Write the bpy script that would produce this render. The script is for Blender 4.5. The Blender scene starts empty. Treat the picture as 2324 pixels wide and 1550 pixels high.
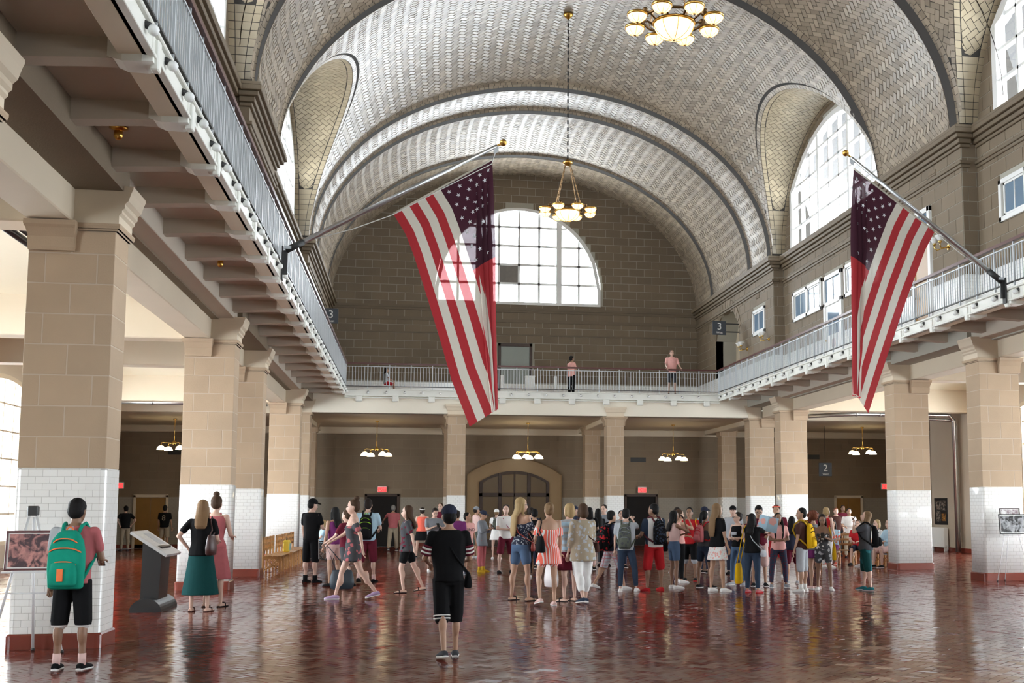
import bpy, bmesh, math, random
import numpy as np
from mathutils import Vector, Matrix
random.seed(7); RNG = np.random.default_rng(7)
SC = bpy.context.scene
COL = SC.collection
PI = math.pi
# ---------------------------------------------------------------- camera
CF = 2600.0                                   # focal length in pixels of the 2324 x 1550 frame
CPITCH, CYAW, CROLL = [math.radians(a) for a in (5.814, 9.9153, -0.0304)]
CPOS = np.array([-4.5464, 0.0, 1.6]); CPX, CPY = 1162 + 224.51, 775 + 113.78
_f = np.array([math.sin(CYAW)*math.cos(CPITCH), math.cos(CYAW)*math.cos(CPITCH), math.sin(CPITCH)])
_r = np.array([math.cos(CYAW), -math.sin(CYAW), 0.0]); _u = np.cross(_r, _f)
CR = _r*math.cos(CROLL) + _u*math.sin(CROLL); CU = -_r*math.sin(CROLL) + _u*math.cos(CROLL)
cam = bpy.data.cameras.new('camera'); camo = bpy.data.objects.new('camera', cam); COL.objects.link(camo)
cam.sensor_width = 36.0; cam.lens = CF/2324*36; cam.shift_x = -224.51/2324; cam.shift_y = 113.78/2324
cam.clip_start = 0.1; cam.clip_end = 500
camo.matrix_world = Matrix([[CR[0], CU[0], -_f[0], CPOS[0]], [CR[1], CU[1], -_f[1], CPOS[1]], [CR[2], CU[2], -_f[2], CPOS[2]], [0, 0, 0, 1]])
SC.camera = camo
def ray(u, v): return _f + CR*(u-CPX)/CF - CU*(v-CPY)/CF
def onX(u, v, x): d = ray(u, v); return CPOS + d*(x-CPOS[0])/d[0]
def onY(u, v, y): d = ray(u, v); return CPOS + d*(y-CPOS[1])/d[1]
def onZ(u, v, z=0.0): d = ray(u, v); return CPOS + d*(z-CPOS[2])/d[2]
def proj(P):
    d = np.asarray(P) - CPOS; z = d @ _f
    return np.stack([CPX + CF*(d @ CR)/z, CPY - CF*(d @ CU)/z, z], -1)
# ---------------------------------------------------------------- world, light, exposure
W = bpy.data.worlds.new('sky'); SC.world = W; W.use_nodes = True
bg = W.node_tree.nodes['Background']; bg.inputs[0].default_value = (0.92, 0.96, 1.0, 1); bg.inputs[1].default_value = 13.0
SC.view_settings.view_transform = 'Standard'; SC.view_settings.look = 'None'
SC.view_settings.exposure = 1.04; SC.view_settings.gamma = 1.0; SC.view_settings.use_curve_mapping = False
def portal(name, loc, sx, sy, nrm):           # light portal: guides the sky light that really comes through the opening
    l = bpy.data.lights.new(name, 'AREA'); l.shape = 'RECTANGLE'; l.size = sx; l.size_y = sy; l.cycles.is_portal = True
    o = bpy.data.objects.new(name, l); COL.objects.link(o); o.location = loc
    n = Vector(nrm).normalized(); o.rotation_euler = (-n).to_track_quat('Z', 'Y').to_euler(); return o
BAYC = (33.605, 19.4, 5.225)                  # bay centres along the hall
for yc in BAYC:
    for s in (-1, 1):
        portal('daylight_lunette', (s*8.75, yc, 12.4), 8.2, 4.2, (-s, 0, 0))
        portal('daylight_aisle', (s*15.55, yc, 2.95), 8.4 if s > 0 or yc > 6 else 4.6, 4.6, (-s, 0, 0))
portal('daylight_end', (0, 49.75, 12.6), 7.4, 4.6, (0, -1, 0))
portal('daylight_end', (0, -11.0, 12.6), 7.4, 4.6, (0, 1, 0))
# ---------------------------------------------------------------- object helpers
def tag(o, label=None, cat=None, group=None, kind=None):
    if label: o['label'] = label
    if cat: o['category'] = cat
    if group: o['group'] = group
    if kind: o['kind'] = kind
    return o
def link(o, parent=None):
    COL.objects.link(o)
    if parent is not None: o.parent = parent
    return o
def empty(name, loc=(0, 0, 0), rz=0.0, label=None, cat=None, group=None, kind=None):
    o = bpy.data.objects.new(name, None); o.empty_display_size = 0.1; COL.objects.link(o)
    o.location = loc; o.rotation_euler = (0, 0, rz); return tag(o, label, cat, group, kind)
def copy_tree(o, parent=None):
    c = o.copy(); COL.objects.link(c); c.parent = parent
    for ch in list(o.children): copy_tree(ch, c)
    return c
def quadmesh(name, V, Q, mats, smooth=False):
    V = np.asarray(V, dtype=np.float32).reshape(-1, 3); Q = np.asarray(Q, dtype=np.int32).reshape(-1, 4)
    me = bpy.data.meshes.new(name); me.vertices.add(len(V)); me.vertices.foreach_set('co', V.ravel())
    me.loops.add(Q.size); me.loops.foreach_set('vertex_index', Q.ravel())
    me.polygons.add(len(Q)); me.polygons.foreach_set('loop_start', np.arange(0, Q.size, 4, dtype=np.int32))
    me.polygons.foreach_set('use_smooth', np.full(len(Q), bool(smooth)))
    for m in mats: me.materials.append(m)
    me.update(calc_edges=True); me.validate(); return me
class MB:
    """collects faces of one part, then links it as ONE mesh object"""
    def __init__(s): s.v = []; s.f = []; s.m = []; s.mi = 0; s.sm = []
    def add(s, V, F, smooth=False):
        n = len(s.v); s.v += [tuple(map(float, p)) for p in V]
        for f in F: s.f.append(tuple(n+i for i in f)); s.m.append(s.mi); s.sm.append(smooth)
        return s
    def box(s, x0, x1, y0, y1, z0, z1, bev=0.0):
        if x0 > x1: x0, x1 = x1, x0
        if y0 > y1: y0, y1 = y1, y0
        b = min(bev, (x1-x0)/2.1, (y1-y0)/2.1, (z1-z0)/2.1)
        if b <= 0:
            V = [(x, y, z) for z in (z0, z1) for y in (y0, y1) for x in (x0, x1)]
            return s.add(V, [(0, 2, 3, 1), (4, 5, 7, 6), (0, 1, 5, 4), (2, 6, 7, 3), (0, 4, 6, 2), (1, 3, 7, 5)])
        def ring(z, i): return [(x0+i, y0+b+0*i, z), (x0+b, y0+i, z), (x1-b, y0+i, z), (x1-i, y0+b, z), (x1-i, y1-b, z), (x1-b, y1-i, z), (x0+b, y1-i, z), (x0+i, y1-b, z)]
        R = [ring(z0, b*.99), ring(z0+b, 0), ring(z1-b, 0), ring(z1, b*.99)]
        return s.rings(R, True, True, False)
    def obox(s, c, ax, ay, az, hx, hy, hz):
        c, ax, ay, az = [np.asarray(q, float) for q in (c, ax, ay, az)]
        V = [c + ax*hx*i + ay*hy*j + az*hz*k for k in (-1, 1) for j in (-1, 1) for i in (-1, 1)]
        return s.add(V, [(0, 2, 3, 1), (4, 5, 7, 6), (0, 1, 5, 4), (2, 6, 7, 3), (0, 4, 6, 2), (1, 3, 7, 5)])
    def rings(s, R, cap0=True, cap1=True, smooth=True):
        n = len(R[0]); V = [p for r in R for p in r]; F = []
        for i in range(len(R)-1):
            for j in range(n):
                k = (j+1) % n; F.append((i*n+j, i*n+k, (i+1)*n+k, (i+1)*n+j))
        s.add(V, F, smooth); b = len(s.v)-len(V)
        if cap0: s.f.append(tuple(b+j for j in reversed(range(n)))); s.m.append(s.mi); s.sm.append(False)
        if cap1: s.f.append(tuple(b+(len(R)-1)*n+j for j in range(n))); s.m.append(s.mi); s.sm.append(False)
        return s
    def tube(s, pts, r, n=8, cap=True, smooth=True):
        pts = [np.asarray(p, float) for p in pts]; R = []; up = None
        for i, p in enumerate(pts):
            t = pts[min(i+1, len(pts)-1)] - pts[max(i-1, 0)]; t = t/(np.linalg.norm(t)+1e-9)
            if up is None:
                a = np.array([0, 0, 1.0]) if abs(t[2]) < .9 else np.array([1.0, 0, 0]); up = np.cross(np.cross(t, a), t)
            up = up - t*(up @ t); up /= np.linalg.norm(up)+1e-9; sd = np.cross(t, up)
            rr = r[i] if hasattr(r, '__len__') else r
            R.append([p + (up*math.cos(2*PI*k/n) + sd*math.sin(2*PI*k/n))*rr for k in range(n)])
        return s.rings(R, cap, cap, smooth)
    def lathe(s, prof, c=(0, 0, 0), n=16, smooth=True):   # prof: list of (r, z)
        R = [[(c[0]+r*math.cos(2*PI*k/n), c[1]+r*math.sin(2*PI*k/n), c[2]+z) for k in range(n)] for r, z in prof]
        return s.rings(R, prof[0][0] > 1e-6, prof[-1][0] > 1e-6, smooth)
    def prism(s, poly, f, d):     # poly: 2D points, f(a,b)->3D, d: 3D depth vector
        n = len(poly); A = [np.asarray(f(*p), float) for p in poly]; B = [a+np.asarray(d, float) for a in A]
        return s.add(A+B, [tuple(range(n)), tuple(reversed(range(n, 2*n)))] + [(i, n+i, n+(i+1) % n, (i+1) % n) for i in range(n)])
    def sphere(s, c, r, n=10, m=7):
        rr = r if hasattr(r, '__len__') else (r, r, r)
        R = [[(c[0]+rr[0]*math.sin(PI*(i+.001)/(m+.002))*math.cos(2*PI*k/n), c[1]+rr[1]*math.sin(PI*(i+.001)/(m+.002))*math.sin(2*PI*k/n), c[2]-rr[2]*math.cos(PI*i/m)) for k in range(n)] for i in range(m+1)]
        return s.rings(R, True, True, True)
    def mesh(s, name, mats):
        me = bpy.data.meshes.new(name); me.from_pydata(s.v, [], s.f)
        for m in (mats if isinstance(mats, (list, tuple)) else [mats]): me.materials.append(m)
        me.polygons.foreach_set('material_index', s.m); me.polygons.foreach_set('use_smooth', s.sm)
        bm = bmesh.new(); bm.from_mesh(me); bmesh.ops.recalc_face_normals(bm, faces=bm.faces); bm.to_mesh(me); bm.free()
        me.update(); return me
    def build(s, name, mats, parent=None, label=None, cat=None, group=None, kind=None):
        o = bpy.data.objects.new(name, s.mesh(name, mats)); link(o, parent); return tag(o, label, cat, group, kind)
def obj(name, me, parent=None, **k):
    o = bpy.data.objects.new(name, me); link(o, parent); return tag(o, **k)
# ---------------------------------------------------------------- materials
MATS = {}
def pm(name, col, rough=.6, metal=0., var=0., vscale=4., bump=0., bscale=30., island=0., spec=.5, coat=0., emis=None, estr=0., alpha=None):
    if name in MATS: return MATS[name]
    m = bpy.data.materials.new(name); m.use_nodes = True; nt = m.node_tree; N = nt.nodes; L = nt.links; b = N['Principled BSDF']
    b.inputs['Base Color'].default_value = (*col, 1); b.inputs['Roughness'].default_value = rough; b.inputs['Metallic'].default_value = metal
    b.inputs['Specular IOR Level'].default_value = spec; b.inputs['Coat Weight'].default_value = coat; b.inputs['Coat Roughness'].default_value = .05
    src = None
    def mult(src, fac_socket, lo, hi):
        mr = N.new('ShaderNodeMapRange'); mr.inputs['To Min'].default_value = lo; mr.inputs['To Max'].default_value = hi; L.new(fac_socket, mr.inputs['Value'])
        mx = N.new('ShaderNodeMix'); mx.data_type = 'RGBA'; mx.blend_type = 'MULTIPLY'; mx.inputs['Factor'].default_value = 1
        if src is None: mx.inputs['A'].default_value = (*col, 1)
        else: L.new(src, mx.inputs['A'])
        cb = N.new('ShaderNodeCombineColor'); [L.new(mr.outputs[0], cb.inputs[i]) for i in range(3)]
        L.new(cb.outputs[0], mx.inputs['B']); return mx.outputs['Result']
    if var > 0:
        tc = N.new('ShaderNodeNewGeometry'); no = N.new('ShaderNodeTexNoise'); no.inputs['Scale'].default_value = vscale; no.inputs['Detail'].default_value = 4
        L.new(tc.outputs['Position'], no.inputs['Vector']); src = mult(src, no.outputs['Fac'], 1-var, 1+var)
    if island > 0:
        g = N.new('ShaderNodeNewGeometry'); oi = N.new('ShaderNodeObjectInfo'); ad = N.new('ShaderNodeMath'); ad.operation = 'ADD'; fr = N.new('ShaderNodeMath'); fr.operation = 'FRACT'
        L.new(g.outputs['Random Per Island'], ad.inputs[0]); L.new(oi.outputs['Random'], ad.inputs[1]); L.new(ad.outputs[0], fr.inputs[0])
        src = mult(src, fr.outputs[0], 1-island, 1+island)
    if src is not None: L.new(src, b.inputs['Base Color'])
    if bump > 0:
        tc = N.new('ShaderNodeNewGeometry'); no = N.new('ShaderNodeTexNoise'); no.inputs['Scale'].default_value = bscale; no.inputs['Detail'].default_value = 3
        L.new(tc.outputs['Position'], no.inputs['Vector']); bp = N.new('ShaderNodeBump'); bp.inputs['Strength'].default_value = bump; bp.inputs['Distance'].default_value = .02
        L.new(no.outputs['Fac'], bp.inputs['Height']); L.new(bp.outputs[0], b.inputs['Normal'])
    if emis: b.inputs['Emission Color'].default_value = (*emis, 1); b.inputs['Emission Strength'].default_value = estr
    MATS[name] = m; return m
def bricktex(name, c1, c2, mortar, bw, bh, joint, axis, rough=.5, bias=0.):
    """running-bond pattern for pieces too far or too hidden to be told apart; axis = plane normal"""
    m = bpy.data.materials.new(name); m.use_nodes = True; N = m.node_tree.nodes; L = m.node_tree.links; b = N['Principled BSDF']
    g = N.new('ShaderNodeNewGeometry'); sp = N.new('ShaderNodeSeparateXYZ'); cb = N.new('ShaderNodeCombineXYZ'); L.new(g.outputs['Position'], sp.inputs[0])
    if axis == 'XY':          # vertical faces of either direction: use x+y as the running coordinate
        ad = N.new('ShaderNodeMath'); L.new(sp.outputs[0], ad.inputs[0]); L.new(sp.outputs[1], ad.inputs[1]); L.new(ad.outputs[0], cb.inputs[0])
    else: L.new(sp.outputs[{'X': 1, 'Y': 0}[axis]], cb.inputs[0])
    L.new(sp.outputs[2], cb.inputs[1]); t = N.new('ShaderNodeTexBrick'); L.new(cb.outputs[0], t.inputs['Vector'])
    t.inputs['Color1'].default_value = (*c1, 1); t.inputs['Color2'].default_value = (*c2, 1); t.inputs['Mortar'].default_value = (*mortar, 1)
    t.inputs['Scale'].default_value = 1; t.inputs['Brick Width'].default_value = bw; t.inputs['Row Height'].default_value = bh; t.inputs['Mortar Size'].default_value = joint
    t.inputs['Mortar Smooth'].default_value = .1; t.inputs['Bias'].default_value = bias; L.new(t.outputs['Color'], b.inputs['Base Color']); b.inputs['Roughness'].default_value = rough
    bp = N.new('ShaderNodeBump'); bp.invert = True; bp.inputs['Strength'].default_value = .4; bp.inputs['Distance'].default_value = .004; L.new(t.outputs['Fac'], bp.inputs['Height']); L.new(bp.outputs[0], b.inputs['Normal'])
    return m
M = {}
M['mortar'] = pm('pale_mortar', (.53, .43, .33), .9)
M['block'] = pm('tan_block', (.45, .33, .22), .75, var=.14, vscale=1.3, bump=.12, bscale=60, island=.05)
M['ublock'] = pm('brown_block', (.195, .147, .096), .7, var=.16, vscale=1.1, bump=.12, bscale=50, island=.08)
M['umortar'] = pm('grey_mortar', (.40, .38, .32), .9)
M['cornice'] = pm('brown_cornice', (.17, .128, .082), .6, var=.1, vscale=2)
M['vtile'] = pm('vault_tile', (.335, .272, .20), .40, var=.12, vscale=.5, island=.26, spec=.38)
M['vtile2'] = pm('lunette_tile', (.40, .33, .225), .32, var=.08, vscale=.6, island=.12, spec=.5)
M['grout'] = pm('vault_grout', (.05, .045, .04), .9)
M['brick'] = pm('floor_brick', (.12, .019, .009), .13, var=.3, vscale=.8, island=.45, spec=.27, bump=.025, bscale=9)
M['fgrout'] = pm('floor_grout', (.04, .02, .015), .3)
M['wtile'] = pm('white_tile', (.9, .9, .87), .12, island=.02, spec=.6)
M['wgrout'] = pm('tile_grout', (.50, .48, .45), .8)
M['wtex'] = bricktex('white_subway_tile', (.9, .9, .87), (.88, .88, .86), (.6, .58, .55), .158, .079, .003, 'XY', .14)
M['wtex2'] = bricktex('buff_wall_tile', (.35, .31, .25), (.33, .295, .24), (.24, .21, .17), .158, .079, .003, 'XY', .3)
M['redbase'] = pm('red_base_tile', (.20, .045, .03), .2, var=.2, vscale=3)
M['cream'] = pm('cream_paint', (.68, .58, .44), .6, var=.05, vscale=1.2)
M['coffer'] = pm('pinkish_paint', (.50, .44, .36), .6, var=.05, vscale=1.2)
M['ceil'] = pm('aisle_ceiling_paint', (.80, .72, .56), .6)
M['white'] = pm('white_paint', (.82, .82, .80), .4)
M['fascia'] = pm('white_fascia_paint', (.78, .78, .72), .45, var=.04, vscale=3)
M['steel'] = pm('pale_enamel_steel', (.58, .62, .65), .35)
M['galv'] = pm('galvanised_pipe', (.62, .63, .63), .28, metal=.9)
M['iron'] = pm('dark_iron', (.03, .03, .03), .45)
M['rail'] = pm('dark_red_handrail', (.10, .03, .025), .3)
M['brass'] = pm('brass', (.78, .52, .16), .22, metal=1.)
M['gold'] = pm('gilded_metal', (.72, .42, .10), .3, metal=1.)
M['lampglass'] = pm('lit_lamp_glass', (.9, .8, .5), .3, emis=(1., .80, .40), estr=1.0)
M['pendglass'] = pm('lit_shade_glass', (.9, .85, .7), .3, emis=(1., .83, .52), estr=4.)
M['frost'] = pm('frosted_glass', (.85, .86, .84), .25)
M['dark'] = pm('painted_dark', (.012, .010, .009), .9)  # near-black colour stands for unlit doorway depth; also used on roof and gallery door
M['wood'] = pm('golden_oak', (.42, .20, .06), .35, var=.2, vscale=9)
M['darkwood'] = pm('dark_stained_wood', (.055, .03, .02), .4, var=.2, vscale=6)
M['amber'] = pm('amber_door_wood', (.30, .15, .035), .35, var=.15, vscale=3)
M['red'] = pm('exit_red', (.6, .01, .01), .4, emis=(1., .02, .02), estr=2.2)
M['signblue'] = pm('dark_slate_sign', (.055, .065, .08), .5)
M['signwhite'] = pm('sign_white', (.8, .8, .78), .5)
M['winglass'] = pm('glass_painted_reflection', (.16, .24, .33), .06, spec=.9)  # opaque; bluish reflection is put into the base colour
M['blackp'] = pm('black_paint', (.015, .015, .016), .4)
def glassmat():
    m = bpy.data.materials.new('clear_window_glass'); m.use_nodes = True; N = m.node_tree.nodes; L = m.node_tree.links
    N.remove(N['Principled BSDF']); t = N.new('ShaderNodeBsdfTransparent'); t.inputs[0].default_value = (.95, .97, .98, 1); g = N.new('ShaderNodeBsdfGlossy'); g.inputs['Roughness'].default_value = .05
    mx = N.new('ShaderNodeMixShader'); mx.inputs[0].default_value = .06; L.new(t.outputs[0], mx.inputs[1]); L.new(g.outputs[0], mx.inputs[2]); L.new(mx.outputs[0], N['Material Output'].inputs[0]); return m
M['glass'] = glassmat()
# ================================================================ STRUCTURE
Y1, Y2, Y3, Y4, Y5 = 14.278, 23.88, 28.514, 38.04, 41.723
Y0 = 9.644
DX, DY, WN = .988, .657, 8.06          # column size across / along the row, nave face
ZT, ZS = 2.07, 4.96                    # tile dado top, shaft top
XW, YW = 15.6, 49.4                    # aisle outer wall, end wall
ZF = 5.85                              # gallery floor
SPR = 10.45                            # vault springing
BND = [-10.6, -7.4, -2.0, .5, 9.95, 14.55, 24.25, 28.85, 38.36, 40.8, 46.2, 49.4]
LASTORI = [None]
def herring(p0, p1, q0, q1, w):
    """2:1 herringbone at 45 degrees; returns corners (n,4,2) and centres (n,2) in (p,q)"""
    R = (abs(p1-p0)+abs(q1-q0))/w/1.2+4; n = int(R); g = np.arange(-n, n+1)
    X, Y = np.meshgrid(g, g, indexing='ij'); c = (X-Y) % 4
    out = []
    for k, (sx, sy) in ((0, (2, 1)), (3, (1, 2))):
        a = X[c == k].astype(float); b = Y[c == k].astype(float)
        out.append(np.stack([np.stack([a, b], -1), np.stack([a+sx, b], -1), np.stack([a+sx, b+sy], -1), np.stack([a, b+sy], -1)], 1))
    C = np.concatenate(out)*w; h = math.sqrt(.5)
    P = np.stack([(C[..., 0]-C[..., 1])*h + (p0+p1)/2, (C[..., 0]+C[..., 1])*h + (q0+q1)/2], -1)
    ctr = P.mean(1); h1 = len(out[0]); ORI = np.arange(len(P)) < h1; k = (ctr[:, 0] > p0-w) & (ctr[:, 0] < p1+w) & (ctr[:, 1] > q0-w) & (ctr[:, 1] < q1+w)
    LASTORI[0] = ORI[k]; return P[k], ctr[k]
CUTS = []                              # cut tiles along edges: (polygon in 3D, normals)
def clip_to(P, ctr, g, surf=None, joint=.016, rise=.010):
    """whole tiles are returned; tiles crossing g=0 are cut to shape (any number of corners) and kept for one joined part"""
    G = g(P[..., 0], P[..., 1]); full = (G >= 0).all(1); part = (~full) & (G > 0).any(1)
    for poly, gv in zip(P[part], G[part]):
        out = []
        for i in range(4):
            a, b, ga, gb = poly[i], poly[(i+1) % 4], gv[i], gv[(i+1) % 4]
            if ga >= 0: out.append(a)
            if (ga >= 0) != (gb >= 0): out.append(a+(b-a)*(ga/(ga-gb)))
        if len(out) < 3: continue
        q = np.array(out); c = q.mean(0); d = q-c; ln = np.linalg.norm(d, axis=1, keepdims=True)
        ar = .5*abs(np.dot(q[:, 0], np.roll(q[:, 1], 1))-np.dot(q[:, 1], np.roll(q[:, 0], 1)))
        if ar < .0012: continue
        q = c+d*np.clip(1-joint*.6/ln, .3, 1); X, N = surf(q[:, 0], q[:, 1]); CUTS.append((X+N*rise, X-N*.004))
    LASTORI[0] = LASTORI[0][full]; return P[full]
def emit_cuts(parent, name, mat):
    V, F = [], []
    for A, B in CUTS:
        n = len(A); o = len(V); V += [tuple(p) for p in A]+[tuple(p) for p in B]; F.append(tuple(range(o, o+n))); F += [(o+i, o+n+i, o+n+(i+1) % n, o+(i+1) % n) for i in range(n)]
    CUTS.clear()
    if V: me = bpy.data.meshes.new(name); me.from_pydata(V, [], F); me.materials.append(mat); me.polygons.foreach_set('use_smooth', np.zeros(len(F), bool)); me.update(); obj(name, me, parent, kind='stuff')
def solid_tiles(P, surf, joint, rise, tilt, ori=None, lie=0.):
    """P (n,4,2) param corners -> (n,8,3) raised tiles"""
    ctr = P.mean(1, keepdims=True); d = P-ctr; ln = np.linalg.norm(d, axis=-1, keepdims=True)+1e-9
    Q = ctr + d*np.clip(1-joint*.75/ln, .2, 1); X, N = surf(Q[..., 0], Q[..., 1])
    n = len(P); t1 = RNG.normal(0, tilt, (n, 1)); t2 = RNG.normal(0, tilt, (n, 1))
    off = rise + t1*np.array([[-1, 1, 1, -1]]) + t2*np.array([[-1, -1, 1, 1]])
    if ori is not None: off = off + np.where(ori, lie, -lie)[:, None]*(Q[..., 1]-ctr[..., 1])
    return np.concatenate([X+N*off[..., None], X-N*.004], 1)
TQ = np.array([[0, 1, 2, 3], [4, 7, 6, 5], [0, 4, 5, 1], [1, 5, 6, 2], [2, 6, 7, 3], [3, 7, 4, 0]])
def emit_tiles(V, parent, part, mat, nparts=300, stuff=None, back=False):
    """the nparts that show largest become parts of their own, the rest ONE stuff part"""
    if len(V) == 0: return
    TQQ = TQ if back else TQ[[0, 2, 3, 4, 5]]
    pr = proj(V[:, :4].reshape(-1, 3)).reshape(-1, 4, 3); a = pr[:, 2, :2]-pr[:, 0, :2]; b = pr[:, 3, :2]-pr[:, 1, :2]
    area = np.abs(a[:, 0]*b[:, 1]-a[:, 1]*b[:, 0])/2; c = pr.mean(1)
    area = np.where((c[:, 0] > 0) & (c[:, 0] < 2324) & (c[:, 1] > 0) & (c[:, 1] < 1550) & (c[:, 2] > 0), area, 0)
    order = np.argsort(-area); idx = order[:nparts]; rest = order[nparts:]
    for i in idx:
        o = V[i].mean(0); me = quadmesh(part, V[i]-o, TQQ, [mat]); ob = obj(part, me, parent); ob.location = o
    if len(rest):
        Q = (TQQ[None]+8*np.arange(len(rest))[:, None, None]).reshape(-1, 4)
        obj(stuff or part+'s', quadmesh(part, V[rest].reshape(-1, 3), Q, [mat]), parent, kind='stuff')
# ---------------------------------------------------------------- floor
fl = MB().box(-19, 19, -11, 52, -.2, -.006).build('floor', M['fgrout'], kind='structure')
def fsurf(p, q): return np.stack([p, q, 0*p], -1), np.stack([0*p, 0*p, 0*p+1], -1)
P, c = herring(-15.5, 15.5, 7.0, 49.3, .108)
uv = proj(np.stack([c[:, 0], c[:, 1], 0*c[:, 0]], -1)); k = (uv[:, 0] > -700) & (uv[:, 0] < 3000) & (np.abs(c[:, 0]) < 15.5) & (c[:, 1] < 49.2)
emit_tiles(solid_tiles(P[k], fsurf, .006, .0, .0007), fl, 'floor_brick', M['brick'])
# ---------------------------------------------------------------- vaulted ceiling
ceil = empty('ceiling', kind='structure')
_th = np.linspace(0, PI, 2001); _s = np.concatenate([[0], np.cumsum(np.hypot(np.diff(8.05*np.cos(_th)), np.diff(5.95*np.sin(_th))))]); VL = _s[-1]
def ab(d): return 7.9+.6*d, 5.7+d
DE = .09                                # step between one strip's end and the next strip's start
def strip_delta(y, y0, y1, bulge): t = np.clip((y-y0-.36)/(y1-y0-.36), 0, 1); return .02 + DE*t + 4*bulge*t*(1-t)
HW = {33.605: 4.75, 19.4: 4.845, 5.225: 4.72}   # half width of each lunette
def hw_(yc): return HW[min(HW, key=lambda k: abs(k-yc))]
def hl(y, yc): return SPR + 3.97*np.sqrt(np.clip(1-((y-yc)/hw_(yc))**2, 0, None))
def vsurf(y0, y1, bulge):
    def S(s, y):
        th = np.interp(s, _s, _th); a, b = ab(strip_delta(y, y0, y1, bulge)); cx, sz = np.cos(th), np.sin(th)
        P = np.stack([a*cx, y, SPR+b*sz], -1); N = -np.stack([cx/a, 0*y, sz/b], -1); N /= np.linalg.norm(N, axis=-1, keepdims=True); return P, N
    return S
def grid_mesh(P):
    n, m = P.shape[:2]; i = np.arange(n*m).reshape(n, m); Q = np.stack([i[:-1, :-1], i[1:, :-1], i[1:, 1:], i[:-1, 1:]], -1).reshape(-1, 4); return P.reshape(-1, 3), Q
ALLV = []; LUNV = []
for k in range(len(BND)-1):
    y0, y1 = BND[k], BND[k+1]; wide = y1-y0 > 9; bulge = .55 if wide else (.28 if y1-y0 > 4 else .12); yc = (y0+y1)/2; S = vsurf(y0, y1, bulge)
    yy = yc+(y1-y0)/2*np.sin(np.linspace(-PI/2, PI/2, 49)); a, b = ab(strip_delta(yy, y0, y1, bulge))
    th0 = np.arcsin(np.clip((hl(yy, yc)-SPR)/b, 0, 1)) if wide else 0*yy
    th = th0[:, None] + (PI-2*th0[:, None])*np.linspace(0, 1, 73)[None]
    G = np.stack([a[:, None]*np.cos(th), yy[:, None]+0*th, SPR+b[:, None]*np.sin(th)], -1)
    obj('vault_bay', quadmesh('vault_bay', *grid_mesh(G), [M['grout']], True), ceil)
    # riser facing the hall's near end
    t = np.linspace(0, PI, 145); a0, b0 = ab(.02); a1, b1 = ab(.02+DE)
    G = np.stack([np.stack([A*np.cos(t), 0*t+yo, SPR+B*np.sin(t)], -1) for A, B, yo in ((a0, b0, y0+.03), (a1, b1, y0+.001), (9.6, 7.4, y0+.001))])
    obj('vault_riser', quadmesh('vault_riser', *grid_mesh(G), [M['grout']], False), ceil)
    if wide:                              # lunette vaults
        for s in (-1, 1):
            x0 = a*np.cos(th0); u = np.linspace(0, 1, 7)
            G = np.stack([s*(x0[:, None]+(8.5-x0[:, None])*u[None]), yy[:, None]+0*u[None], hl(yy, yc)[:, None]+0*u[None]], -1)
            obj('lunette_vault', quadmesh('lunette_vault', *grid_mesh(G), [M['grout']], True), ceil)
    if y1 < 15: continue
    lo, hi = y0+.36, y1-.16
    if wide:
        def gm(s, y, S=S, yc=yc, lo=lo, hi=hi, y0=y0, y1=y1, bulge=bulge):
            z = S(s, y)[0][..., 2]; th = np.interp(s, _s, _th); sl = np.sqrt(np.cos(th)**2+.15)
            return np.minimum(np.minimum((z-hl(y, yc)-.03)/sl-.16, np.minimum(y-lo, hi-y)), np.minimum(s-.02, VL-.02-s))
    else:
        def gm(s, y, lo=lo, hi=hi): return np.minimum(np.minimum(y-lo, hi-y), np.minimum(s-.02, VL-.02-s))
    P, c = herring(0, VL, y0, y1, .146); P = clip_to(P, c, gm, S); emit_cuts(ceil, 'cut_vault_tiles', M['vtile']); ALLV.append(solid_tiles(P, S, .018, .012, .0014, LASTORI[0], .036))
    # far-edge soffit row
    se = np.arange(0, VL, .2); Pb = np.stack([np.stack([se, 0*se+y1-.155], -1), np.stack([se+.2, 0*se+y1-.155], -1), np.stack([se+.2, 0*se+y1-.004], -1), np.stack([se, 0*se+y1-.004], -1)], 1)
    if wide: Pb = Pb[(Pb[:, 0, 0] > .3) & (Pb[:, 0, 0] < VL-.3)]
    ALLV.append(solid_tiles(Pb, S, .014, .010, .001))
    # riser rows
    def rs(p, q, y0=y0):
        th = np.interp(p, _s, _th); A, B = ab(q); return np.stack([A*np.cos(th), y0+.03*(1-(q-.02)/DE), SPR+B*np.sin(th)], -1), np.stack([-.215*np.cos(th), 0*p-.976, -.215*np.sin(th)], -1)
    se = np.arange(0, VL, .165); Pb = np.stack([np.stack([se, 0*se+.02+dq], -1) + np.array([[dp, 0]]) for dp, dq in ((0, 0), (.165, 0), (.165, DE), (0, DE))], 1); ALLV.append(solid_tiles(np.clip(Pb, 0, VL), rs, .012, .012, .0006))
    for r in (0, 1):                        # two running rows along the near edge
        se = np.arange(-.08*r, VL, .165); ya = y0+.035+.16*r; Pb = np.stack([np.stack([se, 0*se+ya+dq], -1) + np.array([[dp, 0]]) for dp, dq in ((0, 0), (.165, 0), (.165, .16), (0, .16))], 1)
        if wide: Pb = Pb[(Pb[:, 0, 0] > .25) & (Pb[:, 0, 0] < VL-.4)]
        ALLV.append(solid_tiles(np.clip(Pb, 0, VL), S, .014, .011, .001))
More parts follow.
